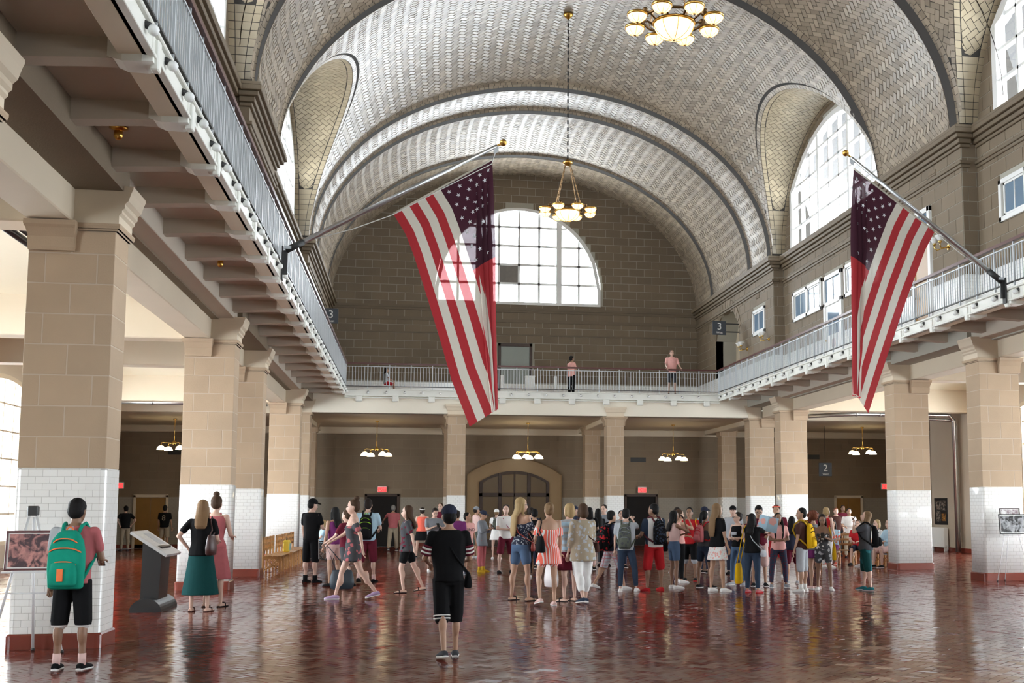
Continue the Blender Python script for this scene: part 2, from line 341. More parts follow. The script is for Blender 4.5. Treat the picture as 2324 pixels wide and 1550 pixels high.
    if wide:
        # lunette soffits: arc length along the elliptical profile, x across
        tt = np.linspace(-PI/2, PI/2, 801); hwc = hw_(yc); ly = hwc*np.sin(tt); lz = 3.97*np.cos(tt); ls = np.concatenate([[0], np.cumsum(np.hypot(np.diff(ly), np.diff(lz)))]); LL = ls[-1]
        for s in (-1, 1):
            def LS(p, q, s=s, yc=yc):
                t = np.interp(p, ls, tt); N = -np.stack([0*p, np.sin(t)/hwc, np.cos(t)/3.97], -1); N /= np.linalg.norm(N, axis=-1, keepdims=True)
                return np.stack([s*q, yc+hwc*np.sin(t), SPR+3.97*np.cos(t)], -1), N
            def xg(p, yc=yc, y0=y0, y1=y1, bulge=bulge):
                t = np.interp(p, ls, tt); y = yc+hwc*np.sin(t); A, B = ab(strip_delta(y, y0, y1, bulge)); q = np.clip(3.97*np.cos(t)/B, 0, 1); return A*np.sqrt(1-q*q)
            def gl(p, q): return np.minimum(np.minimum(q-xg(p)-.17, 8.30-q), np.minimum(7.72-xg(p), np.minimum(p-.02, LL-.02-p)))
            P, c = herring(0, LL, 5.8, 8.5, .146); P = clip_to(P, c, gl, LS); emit_cuts(ceil, 'cut_lunette_tiles', M['vtile2']); LUNV.append(solid_tiles(P, LS, .016, .010, .0015))
            se = np.arange(0, LL-.15, .17); e1 = np.minimum(se+.17, LL); xa, xb = xg(se), xg(e1)
            row = lambda da, db, fa, fb: np.stack([np.stack([se, fa+da], -1), np.stack([e1, fb+da], -1), np.stack([e1, fb+db], -1), np.stack([se, fa+db], -1)], 1)
            fill = np.stack([np.stack([se, xa+.155], -1), np.stack([e1, xb+.155], -1), np.stack([e1, 0*xb+8.31], -1), np.stack([se, 0*xa+8.31], -1)], 1)[xa > 7.70]
            Pb = np.concatenate([row(.0, .155, xa, xb), fill, row(.0, .15, 0*xa+8.31, 0*xa+8.31)]); Pb = Pb[(Pb[..., 1].max(1) < 8.5)]
            LUNV.append(solid_tiles(Pb, LS, .014, .011, .001))
            # groin row on the main vault
            y_ = yc+(hwc-.02)*np.sin(np.linspace(-PI/2, PI/2, 90)); A, B = ab(strip_delta(y_, y0, y1, bulge)); thg = np.arcsin(np.clip((hl(y_, yc)-SPR)/B, 0, 1)); sg = np.interp(thg if s > 0 else PI-thg, _th, _s)
            cur = np.stack([sg, y_], -1); tn = np.gradient(cur, axis=0); nn = np.stack([tn[:, 1], -tn[:, 0]], -1)*s; nn /= np.linalg.norm(nn, axis=1, keepdims=True)
            out = cur+nn*.15; out[:, 1] = np.clip(out[:, 1], y0+.03, y1-.17)
            Pb = np.stack([cur[:-1], cur[1:], out[1:], out[:-1]], 1); ALLV.append(solid_tiles(Pb, S, .014, .011, .001))
emit_tiles(np.concatenate(ALLV), ceil, 'vault_tile', M['vtile'], 260, 'vault_tiles')
emit_tiles(np.concatenate(LUNV), ceil, 'lunette_tile', M['vtile2'], 40, 'lunette_tiles')
# ---------------------------------------------------------------- walls of blocks
BLK = {}
def block_wall(parent, frame, a0, a1, z0, z1, opens, bw=.70, bh=.3467, joint=.016, mat=None, nparts=300, off=0., score=True):
    """running bond of real blocks on a plane; frame(a,z,d)->3D ; opens: list of f(z)->(a0,a1) or None"""
    rects = []
    r = 0; z = z0
    while z < z1-.05:
        zt = min(z+bh, z1); zm = (z+zt)/2; iv = [(a0, a1)]
        for f in opens:
            g = f(zm)
            if g is None: continue
            nv = []
            for (p, q) in iv:
                if g[1] <= p or g[0] >= q: nv.append((p, q)); continue
                if g[0] > p+.03: nv.append((p, g[0]))
                if g[1] < q-.03: nv.append((g[1], q))
            iv = nv
        st = off+(bw/2 if r % 2 else 0.)
        for (p, q) in iv:
            k = math.floor((p-st)/bw); e = p
            while e < q-.02:
                n = min(st+(k+1)*bw, q)
                if n-e > .04: rects.append((e, n, z, zt))
                e = n; k += 1
        z = zt; r += 1
    j = joint/2; V = []
    for (p, q, u, w) in rects:
        p, q, u, w = p+j, q-j, u+j, w-j; d = .010+random.uniform(-.002, .002)
        V.append([frame(p, u, d), frame(q, u, d), frame(q, w, d), frame(p, w, d), frame(p, u, -.002), frame(q, u, -.002), frame(q, w, -.002), frame(p, w, -.002)])
    emit_tiles(np.array(V), parent, 'wall_block', mat or M['ublock'], nparts, 'wall_blocks')
def rect_open(a0, a1, z0, z1): return lambda z: (a0, a1) if z0 < z < z1 else None
def arch_open(c, w, z0, zs, zt):
    R = (w*w+(zt-zs)**2)/(2*(zt-zs))
    def f(z):
        if z < z0 or z > zt: return None
        if z <= zs: return (c-w, c+w)
        q = math.sqrt(max(R*R-(z-(zt-R))**2, 0)); return (c-q, c+q)
    return f
def arch_top(w, zs, zt):
    R = (w*w+(zt-zs)**2)/(2*(zt-zs)); return lambda a: (zt-R)+math.sqrt(max(R*R-a*a, 0)) if abs(a) <= w else -1
# end wall (upper): mortar backing with the semicircular window left open
wb = empty('wall_back', kind='structure')
wtop = arch_top(3.62, 11.15, 14.77)
aa = np.linspace(-8.6, 8.6, 173)
def back_fill(y, zc):
    mb = MB(); xs = sorted(set(np.round(np.concatenate([np.linspace(-8.6, 8.6, 87), [-3.62, 3.62]]), 4)))
    for x0, x1 in zip(xs[:-1], xs[1:]):
        xm = (x0+x1)/2; top = 17.3
        if abs(xm) < 3.62:
            mb.add([(x0, y, 5.0), (x1, y, 5.0), (x1, y, 10.47), (x0, y, 10.47)], [(0, 1, 2, 3)]); t0, t1 = max(wtop(x0), 11.15), max(wtop(x1), 11.15)
            mb.add([(x0, y, t0), (x1, y, t1), (x1, y, top), (x0, y, top)], [(0, 1, 2, 3)])
        else: mb.add([(x0, y, 5.0), (x1, y, 5.0), (x1, y, top), (x0, y, top)], [(0, 1, 2, 3)])
    return mb
back_fill(YW, 0).build('mortar_bed', M['umortar'], wb)
def velip(z, a=7.78, b=5.7): return a*math.sqrt(max(1-((z-SPR)/b)**2, 0)) if z > SPR else 8.0
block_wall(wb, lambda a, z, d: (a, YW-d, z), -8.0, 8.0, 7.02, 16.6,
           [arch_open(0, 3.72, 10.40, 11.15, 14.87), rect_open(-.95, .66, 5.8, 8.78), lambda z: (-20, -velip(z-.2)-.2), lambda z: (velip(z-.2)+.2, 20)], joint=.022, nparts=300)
MB().box(-8, 8, YW-.05, YW, ZF, 6.97).build('gallery_dado', M['wtex'], wb)
for z0, z1, p in ((9.10, 9.16, .045), (9.66, 9.72, .05), (9.72, 9.80, .03), (10.10, 10.2, .06), (10.2, 10.3, .10)):
    MB().box(-8, 8, YW-p, YW, z0, z1).build('string_course', M['cornice'], wb)
# lower end wall
MB().box(-19, 19, YW, YW+.3, 0, 5.2).build('lower_mortar_bed', pm('buff_mortar', (.29, .225, .155), .9), wb)
block_wall(wb, lambda a, z, d: (a, YW-d, z), -18, 18, ZT, 5.0, [rect_open(-6.45, -4.94, 0, 2.25), rect_open(4.64, 6.2, 0, 2.25), arch_open(-.13, 2.05, 0, 2.95, 3.75)],
           mat=pm('buff_block', (.25, .185, .12), .75, var=.12, vscale=1.2, island=.05), nparts=200)
for a, b in ((-18, -6.45), (-4.94, -2.2), (1.94, 4.64), (6.2, 18)): MB().box(a, b, YW-.03, YW, .15, ZT).build('tile_dado', M['wtex2'], wb)
for a, b in ((-18, -6.45), (-4.94, -2.2), (1.94, 4.64), (6.2, 18)): MB().box(a, b, YW-.05, YW, 0, .15).build('base_tile', M['redbase'], wb)
# near end wall, behind the viewer, with its own window
wn = empty('wall_front', kind='structure'); back_fill(-10.6, 0).build('mortar_bed', M['ublock'], wn)
MB().box(-19, 19, -10.9, -10.6, 0, 5.3).build('lower_wall', M['cream'], wn)
# ---------------------------------------------------------------- upper side walls, cornice
PIER = [(-10.6, .5), (9.95, 14.55), (24.25, 28.85), (38.36, YW)]; XP, XB = 8.0, 8.4
def seg_x(y):
    for a, b in PIER:
        if a <= y <= b: return XP
    return XB
segs = []
e = -10.6
for a, b in PIER:
    if a > e: segs.append((e, a, XB))
    segs.append((a, b, XP)); e = b
CPROF = ((9.50, 9.58, .05), (9.58, 9.66, .08), (9.98, 10.06, .06), (10.06, 10.17, .12), (10.17, 10.27, .20), (10.27, 10.38, .27), (10.38, 10.46, .25))
arch3 = arch_open(44.4, 1.72, ZF, 8.55, 9.65)
ROPEN = [rect_open(34.55, 37.35, 7.93, 8.98), rect_open(32.77, 34.36, 5.8, 8.95), rect_open(29.7, 32.6, 7.93, 8.96), rect_open(25.85, 26.98, 5.8, 9.05),
         rect_open(20.9, 23.25, 7.93, 8.93), rect_open(39.3, 40.8, 7.93, 8.92), arch3]
for s, nm in ((1, 'wall_right'), (-1, 'wall_left')):
    w = empty(nm, kind='structure')
    for (a, b, x) in segs:
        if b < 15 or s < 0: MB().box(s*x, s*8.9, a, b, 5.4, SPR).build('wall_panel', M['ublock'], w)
        else:
            mb = MB(); zz = np.arange(ZF-.4, SPR, .05)
            if x == XP and b > 45:      # the arched doorway is a real recess
                mb.box(x, 8.9, a, 44.4-1.72, 5.4, SPR).box(x, x+.3, 44.4+1.72, b, 5.4, SPR)
                at = arch_top(1.72, 8.55, 9.65); ys = np.linspace(-1.72, 1.72, 25)
                for p, q in zip(ys[:-1], ys[1:]): mb.add([(x, 44.4+p, max(at(p), 8.55)), (x, 44.4+q, max(at(q), 8.55)), (x, 44.4+q, SPR), (x, 44.4+p, SPR), (x+.9, 44.4+p, max(at(p), 8.55)), (x+.9, 44.4+q, max(at(q), 8.55))], [(0, 1, 2, 3), (0, 4, 5, 1)])
                mb.box(x+.9, x+1.0, 44.4-1.8, 44.4+1.8, 5.4, SPR).box(x, x+.9, 42.58, 42.68, ZF, 8.56).box(x, x+.9, 46.12, 46.2, ZF, 8.56)
            else: mb.box(x, 8.9, a, b, 5.4, SPR)
            mb.build('mortar_bed', M['umortar'], w)
            near = a > 15
            op = [o for o in ROPEN]
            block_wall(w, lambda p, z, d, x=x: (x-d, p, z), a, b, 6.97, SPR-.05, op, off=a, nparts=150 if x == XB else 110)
            if x == XP:                  # returns at pier corners
                block_wall(w, lambda p, z, d, a=a: (p, a-d, z), XP, XB, 6.97, SPR-.05, [], bw=.44, nparts=24)
            MB().box(s*(x-.03), s*x, a, b, ZF, 6.97).build('gallery_dado', M['wtex'], w)
            if x == XP: MB().box(XP-.03, XB, a-.03, a, ZF, 6.97).build('gallery_dado', M['wtex'], w)
        for z0, z1, p in CPROF:
            e_ = p if x == XP else 0.
            MB().box(s*(x-p), s*(x+.2), a-e_, b+e_ if b < 45 else b, z0, z1, .012).build('cornice_moulding', M['cornice'], w)
        if x == XB:
            # lunette wall around the big window
            yc = (a+b)/2; tp = arch_top(4.05, 12.55, 14.12); mb = MB()
            ys = sorted(set(np.round(np.concatenate([hw_(yc)*np.sin(np.linspace(-PI/2, PI/2, 61)), [-4.05, 4.05]]), 4)))
            for p, q in zip(ys[:-1], ys[1:]):
                h0, h1 = float(hl(yc+p, yc))+.03, float(hl(yc+q, yc))+.03
                if abs((p+q)/2) < 4.05: t0, t1 = max(tp(p), 12.55), max(tp(q), 12.55)
                else: t0 = t1 = SPR
                if h0 > t0 or h1 > t1: mb.add([(s*8.45, yc+p, t0), (s*8.45, yc+q, t1), (s*8.45, yc+q, max(h1, t1)), (s*8.45, yc+p, max(h0, t0))], [(0, 1, 2, 3)])
            mb.build('lunette_wall', M['umortar'], w)
            lopen = [arch_open(yc, 4.07, SPR, 12.55, 14.14), lambda z, yc=yc: (-99, yc-.12-4.75*math.sqrt(max(1-((z-SPR-.17)/3.97)**2, 0))), lambda z, yc=yc: (yc+.12+4.75*math.sqrt(max(1-((z-SPR-.17)/3.97)**2, 0)), 99)]
            if b > 15: block_wall(w, lambda p, z, d, s=s: (s*(8.45-d), p, z), a, b, SPR, 14.45, lopen, off=a, nparts=30)
# ---------------------------------------------------------------- big windows (window_<n>)
WINN = [0]
def big_window(F, n, W_, z0, zs, zt, cols, rows, thick, label=None, dep=.12, bar=.045, tb=.11, fr=.14, mat='white', odd=()):
    """F(a,z,d)->3D; arched window of many panes; thick: column lines that carry heavy mullions"""
    WINN[0] += 1; w = empty('window_%d' % WINN[0], kind='structure'); top = arch_top(W_, zs, zt)
    def fbox(mb, a0, a1, b0, b1, d0, d1): mb.add([F(a, z, d) for d in (d0, d1) for z in (b0, b1) for a in (a0, a1)], [(0, 2, 3, 1), (4, 5, 7, 6), (0, 1, 5, 4), (2, 6, 7, 3), (0, 4, 6, 2), (1, 3, 7, 5)])
    # outer frame follows the outline
    out = [(-W_, z0), (-W_, zs)] + [(a, top(a)) for a in np.linspace(-W_, W_, 29)[1:-1]] + [(W_, zs), (W_, z0)]
    mb = MB(); cx, cz = 0, (z0+zt)/2.3; inn = [(a*(1-fr/W_), (z if z <= zs else z-fr*.9)) for a, z in out]
    for i in range(len(out)-1):
        o0, o1, i0, i1 = out[i], out[i+1], inn[i], inn[i+1]
        mb.add([F(*o0, -.05), F(*o1, -.05), F(*i1, -.05), F(*i0, -.05), F(*o0, dep), F(*o1, dep), F(*i1, dep), F(*i0, dep)], [(0, 1, 2, 3), (7, 6, 5, 4), (3, 2, 6, 7), (0, 4, 5, 1)])
    mb.build('window_frame', M[mat], w); mb = MB(); fbox(mb, -W_, W_, z0-.02, z0+.1, -.06, dep); mb.build('window_sill', M[mat], w)
    cl = np.linspace(-W_+fr*.6, W_-fr*.6, cols+1); rl = z0+.08+np.arange(rows+2)*((zt-z0-.1)/rows)
    for i, a in enumerate(cl[1:-1], 1):
        h = top(a)-fr*.6; t = tb if i in thick else bar; mb = MB(); fbox(mb, a-t/2, a+t/2, z0+.05, h, -.02 if i in thick else .02, dep*.8); mb.build('mullion', M[mat], w)
    for z in rl[1:-1]:
        if z > zt-.15: continue
        q = W_-.05 if z <= zs else arch_open(0, W_-.05, z0, zs, zt)(z)[1]
        mb = MB(); fbox(mb, -q, q, z-bar/2, z+bar/2, .02, dep*.8); mb.build('glazing_bar', M[mat], w)
    for j in range(rows):
        for i in range(cols):
            a0, a1, b0, b1 = cl[i], cl[i+1], rl[j], rl[j+1]; t0, t1 = min(b1, top(a0)), min(b1, top(a1)); tm = min(b1, top((a0+a1)/2))
            if max(t0, t1, tm) < b0+.12: continue
            poly = [(a0, b0), (a1, b0)] + [p for p in ((a1, max(t1, b0+.01)), ((a0+a1)/2, tm), (a0, max(t0, b0+.01)))]
            mb = MB(); mb.prism(poly, lambda a, z: F(a, z, .05), np.array(F(0, 0, .056))-np.array(F(0, 0, .05)))
            mb.build('pane', M['grey_pane'] if (i, j) in odd else M['glass'], w)
    return w
M['grey_pane'] = pm('grey_boarded_pane', (.20, .18, .16), .5, var=.2, vscale=6)
big_window(lambda a, z, d: (a, YW+d, z), 0, 3.62, 10.47, 11.15, 14.77, 8, 5, (2, 6), bar=.10, tb=.24, dep=.2, odd=((3, 1),))
big_window(lambda a, z, d: (a, -10.6-d, z), 0, 3.62, 10.47, 11.15, 14.77, 8, 5, (2, 6))
for s in (1, -1):
    for yc in BAYC: big_window(lambda a, z, d, s=s, yc=yc: (s*(8.45+d), yc+a, z), 0, 4.05, SPR+.02, 12.55, 14.12, 9, 5, (3, 6), fr=.2, dep=.2, bar=.07, tb=.16)
for s in (1, -1):
    for yc in BAYC: big_window(lambda a, z, d, s=s, yc=yc: (s*(XW-.1+d), yc+a, z), 0, 4.1 if s > 0 or yc > 6 else 2.2, .62, 3.9, 5.25, 10 if s > 0 or yc > 6 else 5, 6, (3, 7), mat='cream', dep=.15)  # unseen near-left window is narrowed to cut light on the first left column
# ---------------------------------------------------------------- aisles: outer walls, ceilings, beams
for s, nm in ((1, 'wall_aisle_right'), (-1, 'wall_aisle_left')):
    w = empty(nm, kind='structure'); tp = arch_top(4.1, 3.9, 5.25)
    e = -10.6
    for yc in sorted(BAYC):
        hw = 4.1 if s > 0 or yc > 6 else 2.2; tp = arch_top(hw, 3.9, 5.25)  # near-left bay: wall widened around the narrowed window to hold back light
        MB().box(s*(XW-.35), s*(XW+.3), e, yc-hw, 0, 6.3).build('wall_pier', M['buffwall'] if 'buffwall' in M else pm('buff_wall_paint', (.55, .47, .37), .7, var=.06, vscale=1.), w)
        MB().box(s*(XW-.25), s*(XW+.3), yc-hw, yc+hw, 0, .62).build('window_breast', MATS['buff_wall_paint'], w)
        mb = MB(); ys = np.linspace(-hw, hw, 31)
        for p, q in zip(ys[:-1], ys[1:]): mb.add([(s*(XW-.12), yc+p, max(tp(p), 3.9)), (s*(XW-.12), yc+q, max(tp(q), 3.9)), (s*(XW-.12), yc+q, 6.3), (s*(XW-.12), yc+p, 6.3)], [(0, 1, 2, 3)])
        mb.build('window_head_wall', MATS['buff_wall_paint'], w); e = yc+hw
    MB().box(s*(XW-.35), s*(XW+.3), e, 41.5, 0, 6.3).build('wall_pier', MATS['buff_wall_paint'], w)
    MB().box(s*(XW+.3), s*18.0, 41.2, 41.5, 0, 6.3).build('wall_return', MATS['buff_wall_paint'], w)
    MB().box(s*18.0, s*18.3, 41.2, YW, 0, 6.3).build('end_bay_wall', MATS['buff_wall_paint'], w)
    MB().box(s*(XW-.4), s*(XW-.34), 37.68, 41.5, 0, .15).build('base_tile', M['redbase'], w)
ac = empty('ceiling_aisles', kind='structure')
for s in (1, -1):
    edges = [(-10.6, .9), (9.65, 9.95), (.9, 9.3), (9.95, 14.3), (14.55, 24.25), (24.5, 28.5), (28.85, 38.3), (38.3, 41.5)]
    for a, b in ((-10.6, .5), (.5, 9.95), (9.95, 14.55), (14.55, 24.2), (24.2, 28.85), (28.85, 38.35), (38.35, 41.9)):
        ys = np.linspace(a, b, 17); t = (ys-(a+b)/2)/((b-a)/2); z = 5.66+(.5 if b-a > 8 else .45)*np.sqrt(np.clip(1-t*t*.98, 0, 1))
        G = np.stack([np.stack([0*ys+s*x, ys, z], -1) for x in (8.5, XW)]); obj('ceiling_vault', quadmesh('ceiling_vault', *grid_mesh(G), [M['ceil']], True), ac)
    for yk in (Y0, Y1, Y2, Y3, Y4): MB().box(s*9.0, s*(XW-.3), yk+.06, yk+DY-.06, 5.0, 5.9, .02).build('transverse_beam', M['cream'], ac)
    MB().box(s*9.0, s*18.0, 41.5, 42.3, 4.92, 5.9, .02).build('transverse_beam', M['cream'], ac)
MB().box(-18.3, 18.3, 42.0, YW, 5.0, 5.3).build('end_bay_ceiling', M['cream'], ac)
for x in (-2.9, 2.9, -8.55, 8.55): MB().box(x-.3, x+.3, 42.3, YW, 4.82, 5.02, .02).build('ceiling_beam', M['cream'], ac)
MB().box(-18.3, 18.3, YW-.25, YW, 4.72, 5.02, .03).build('ceiling_beam', M['cream'], ac)
MB().box(-19, 19, -11, 52, 17.6, 17.8).build('roof', M['dark'], ac)
for s in (1, -1): MB().box(s*8.6, s*19, -11, 52, 6.35, 6.5).build('aisle_roof_deck', M['dark'], ac)
# ---------------------------------------------------------------- columns
def rrect(x0, x1, y0, y1, r, z, n=4):
    P = []
    for cx, cy, a in ((x1-r, y1-r, 0), (x0+r, y1-r, PI/2), (x0+r, y0+r, PI), (x1-r, y0+r, 1.5*PI)):
        for i in range(n+1): t = a+PI/2*i/n; P.append((cx+r*math.cos(t), cy+r*math.sin(t), z))
    return P
def flare(mb, x0, x1, y0, y1, prof):      # prof: (z, out)
    for (z0, o0), (z1, o1) in zip(prof[:-1], prof[1:]):
        R = [[(x0-o, y0-o, z), (x1+o, y0-o, z), (x1+o, y1+o, z), (x0-o, y1+o, z)] for z, o in ((z0, o0), (z1, o1))]
        mb.rings(R, True, True, False)
    return mb
CAP = [(4.90, .0), (4.90, .025), (4.925, .025), (4.925, .05), (4.96, .06), (4.985, .06)]
def column(x0, x1, y0, y1, label, run, nave, tiled=False, group=None):
    """run: axis the row runs along ('y' or 'x'); nave: sign of the x (or y) side that faces the hall"""
    cx, cy = (x0+x1)/2, (y0+y1)/2; c = empty('column', (cx, cy, 0), 0, label, 'column', group)
    ax0, ax1, ay0, ay1 = x0-cx, x1-cx, y0-cy, y1-cy; e = .012
    MB().rings([rrect(ax0-.03, ax1+.03, ay0-.03, ay1+.03, .07, z) for z in (0, .15)] + [rrect(ax0-.012, ax1+.012, ay0-.012, ay1+.012, .065, .17)], True, True, False).build('base_plinth', M['redbase'], c)
    MB().rings([rrect(ax0, ax1, ay0, ay1, .06, z) for z in (.16, ZT-.012)] + [rrect(ax0+.012, ax1-.012, ay0+.012, ay1-.012, .05, ZT)], True, True, True).build('tile_dado', M['wgrout'] if tiled else M['wtex'], c)
    if tiled:                                   # nearest column: every tile is a piece
        V = []; hgt = .0783; r = 0; z = .17
        while z < ZT-.02:
            zt = min(z+hgt, ZT-.004)
            for face in ('front', 'side'):
                L0, L1 = (ax0+.06, ax1-.06) if face == 'front' else (ay0+.06, ay1-.06); bw = .158; st = L0+(bw/2 if r % 2 else 0)-bw; p = L0
                ks = [L0]+[q for q in np.arange(st, L1, bw) if L0+.03 < q < L1-.03]+[L1]
                for p, q in zip(ks[:-1], ks[1:]):
                    j = .0018; p, q = p+j, q-j; u, w = z+j, zt-j
                    if face == 'front': f = lambda a, b, d: (cx+a, cy+ay0-d, b)
                    else: f = lambda a, b, d: (cx+(ax1+d if nave > 0 else ax0-d), cy+a, b)
                    V.append([f(p, u, .004), f(q, u, .004), f(q, w, .004), f(p, w, .004), f(p, u, -.003), f(q, u, -.003), f(q, w, -.003), f(p, w, -.003)])
            z = zt; r += 1
        nv = np.array(V)-np.array([cx, cy, 0]); 
        for tile in nv:
            o = tile.mean(0); ob = obj('dado_tile', quadmesh('dado_tile', tile-o, TQ, [M['wtile']]), c); ob.location = o
        for sx, sy, px, py in ((1, -1, ax1-.06, ay0+.06), (-1, -1, ax0+.06, ay0+.06)):
            for r in range(24):
                z0_, z1_ = .172+r*hgt, .168+(r+1)*hgt; t0 = 0 if sx > 0 else PI
                ang = np.linspace(-PI/2, 0, 5) if sx > 0 else np.linspace(PI, 1.5*PI, 5)
                mb = MB(); R = [[(px+.0640*math.cos(t), py+.0640*math.sin(t), z) for t in ang]+[(px+.05*math.cos(t), py+.05*math.sin(t), z) for t in reversed(ang)] for z in (z0_, min(z1_, ZT-.006))]
                mb.rings(R, True, True, False).build('corner_tile', M['wtile'], c)
    MB().box(ax0+e+.003, ax1-e-.003, ay0+e+.003, ay1-e-.003, ZT, 5.0).build('mortar_core', M['mortar'], c)
    z = ZT; h = (4.62-ZT)/7; j = .005; k = 0
    while z < 4.9:
        zt = min(z+h, 4.905); L0, L1 = (ax0+e, ax1-e) if run == 'y' else (ay0+e, ay1-e)
        W0, W1 = L0, L1
        if True:
            a0, a1 = ax0+e, ax1-e; cut = [a0, (a0+a1)/2, a1] if k % 2 else [a0, a0+.2*(a1-a0), a0+.8*(a1-a0), a1]
            for p, q in zip(cut[:-1], cut[1:]): MB().box(p+(j if p > a0 else 0), q-(j if q < a1 else 0), ay0+e, ay1-e, z+j, zt-j, .006).build('block', M['block'], c)
        z = zt; k += 1
    flare(MB(), ax0+e, ax1-e, ay0+e, ay1-e, CAP).build('capital_moulding', M['block'], c)
    # corbels carrying the beam of the row, and the upper block that carries the gallery
    cp = [(4.64, .0), (4.68, .012), (4.80, .02), (4.80, .012), (4.90, .07), (4.93, .10), (4.985, .11)]
    if run == 'y':
        b0, b1 = (ax0+.46, ax1) if nave < 0 else (ax0, ax1-.46)
        for sy, yy in ((-1, ay0), (1, ay1)):
            mb = MB(); R = [[(b0+.02-o*.3, yy+(0.02 if sy < 0 else -.02), z), (b1-.0+o*.3, yy+(.02 if sy < 0 else -.02), z), (b1+o*.3, yy+sy*(.045+o), z), (b0+.02-o*.3, yy+sy*(.045+o), z)] for z, o in cp]; mb.rings(R, True, True, False).build('corbel', M['block'], c)
        u0, u1 = (ax0-.02, ax0+.5) if nave < 0 else (ax1-.5, ax1+.02); mb = MB(); sg = -1 if nave < 0 else 1
        up = [(4.985, .0), (5.10, .0), (5.13, .03), (5.16, .03), (5.19, .06), (5.24, .06), (5.28, .10), (5.38, .13), (5.43, .15), (5.46, .15)]
        R = [[((u0-o) if sg < 0 else u0, ay0-.0, z), ((u1) if sg < 0 else u1+o, ay0, z), ((u1) if sg < 0 else u1+o, ay1, z), ((u0-o) if sg < 0 else u0, ay1, z)] for z, o in up]
        mb.rings(R, True, True, False).build('upper_capital', M['cream'], c)
    else:
        for sx, xx in ((-1, ax0), (1, ax1)):
            mb = MB(); R = [[(xx-sx*.02, ay0+.04, z), (xx+sx*(.03+o), ay0+.04, z), (xx+sx*(.03+o), ay1-.04, z), (xx-sx*.02, ay1-.04, z)] for z, o in cp]; mb.rings(R, True, True, False).build('corbel', M['block'], c)
        mb = MB(); flare(mb, ax0, ax1, ay0, ay0+.4, [(4.985, 0), (5.12, 0), (5.15, .03), (5.22, .05), (5.28, .08), (5.34, .08)]).build('upper_capital', M['cream'], c)
    return c
SIDE = {-1: 'beside the left gallery', 1: 'beneath the right gallery'}
names = {(-1, Y1): 'tan block column with white tile dado, the one the easel and backpack visitor stand by', (-1, Y2): 'tan column with white tiled dado behind the two women in dark clothes',
         (-1, Y3): 'narrow-looking tiled column between the two women and the wooden benches', (-1, Y4): 'tan column with tiled foot directly behind the wooden benches',
         (-1, Y5): 'corner column behind the man in a black cap', (1, Y2): 'tan tiled column with a photograph easel in front of it', (1, Y3): 'tan tiled column next to the seated visitors and the radiator wall',
         (1, Y4): 'tan column rising behind the unfolded map and the guy with headband', (1, Y5): 'corner column where right gallery meets the end gallery', (-1, Y0): 'first column of the left row, only its capital shows', (1, Y0): 'first column of the right row, out of view',
         (1, Y1): 'second column of the right row, out of view'}
for (s, yk), lb in names.items():
    x0, x1 = (WN, WN+DX) if s > 0 else (-WN-DX, -WN)
    column(x0, x1, yk, yk+DY, lb, 'y', -1 if s > 0 else 1, tiled=(s == -1 and yk == Y1), group='hall columns')
for s, lb in ((-1, 'slim column of the end row left of the arched doorway'), (1, 'slim column of the end row right of the arched doorway')):
    column(s*2.916-.333, s*2.916+.333, Y5, Y5+DY, lb, 'x', -1, group='end row columns')
for x, lb in ((-2.9, 'buff pier standing behind the left slim end column'), (2.9, 'buff pier standing behind the right slim end column'), (-8.6, 'buff pier in the end bay at its left corner'), (8.75, 'buff pier in the end bay at its right corner')):
    column(x-.33, x+.33, 47.0, 47.66, lb, 'x', -1, group='end bay piers')
# ---------------------------------------------------------------- galleries
GW = 6.867
def gallery_side(s):
    g = empty('gallery', (0, 0, 0), 0, 'left side gallery on bracketed beams, white fascia' if s < 0 else 'right side gallery on bracketed beams, white fascia', 'gallery')
    MB().box(s*8.55, s*9.05, -10.6, 41.62, 5.0, 5.5, .015).build('row_beam', M['cream'], g)
    MB().box(s*8.10, s*9.05, -10.6, 41.62, 5.43, ZF-.02, .01).build('upper_beam', M['coffer'], g)
    MB().box(s*6.95, s*8.45, -10.6, 41.62, 5.75, ZF).build('slab', M['coffer'], g)
    MB().box(s*6.90, s*7.16, -10.6, 41.58, 5.60, 5.76, .01).build('edge_beam', M['cream'], g)
    MB().box(s*6.87, s*6.93, -10.6, 41.58, 5.64, 5.82, .008).build('fascia', M['fascia'], g)
    MB().box(s*6.84, s*6.95, -10.6, 41.58, 5.60, 5.635, .006).build('fascia_moulding', M['fascia'], g)
    MB().box(s*6.83, s*6.99, -10.6, 41.58, 5.82, 5.86, .01).build('slab_lip', M['fascia'], g)
    y = 10.5-1.645*2
    while y < 41.3:
        mb = MB(); R = [[(s*x, y-.11, zb), (s*x, y+.11, zb), (s*x, y+.11, 5.76), (s*x, y-.11, 5.76)] for x, zb in ((8.12, 5.52), (7.4, 5.56), (7.2, 5.56))]
        mb.rings(R, True, True, False).build('bracket_beam', M['coffer'], g)
        mb = MB(); R = [[(s*x, y-w_, zb), (s*x, y+w_, zb), (s*x, y+w_, 5.78), (s*x, y-w_, 5.78)] for x, zb, w_ in ((7.25, 5.58, .11), (7.12, 5.535, .14), (6.95, 5.535, .15), (6.86, 5.55, .13))]
        mb.rings(R, True, True, False).build('bracket_nose', M['fascia'], g)
        MB().box(s*6.825, s*6.90, y-.06, y+.06, 5.50, 5.78, .012).build('fascia_tab', M['fascia'], g)
        for q in (0, .8225):
            mb = MB(); c = (s*6.80, y+.41+q, 5.72); mb.sphere(c, .052, 10, 6); mb.mi = 1; mb.tube([(s*6.88, c[1], 5.775), (s*6.83, c[1], 5.75)], .035, 8)
            mb.build('fascia_bulb', [M['frost'], M['iron']], g)
        y += 1.645
    return g
gallery_side(-1); gallery_side(1)
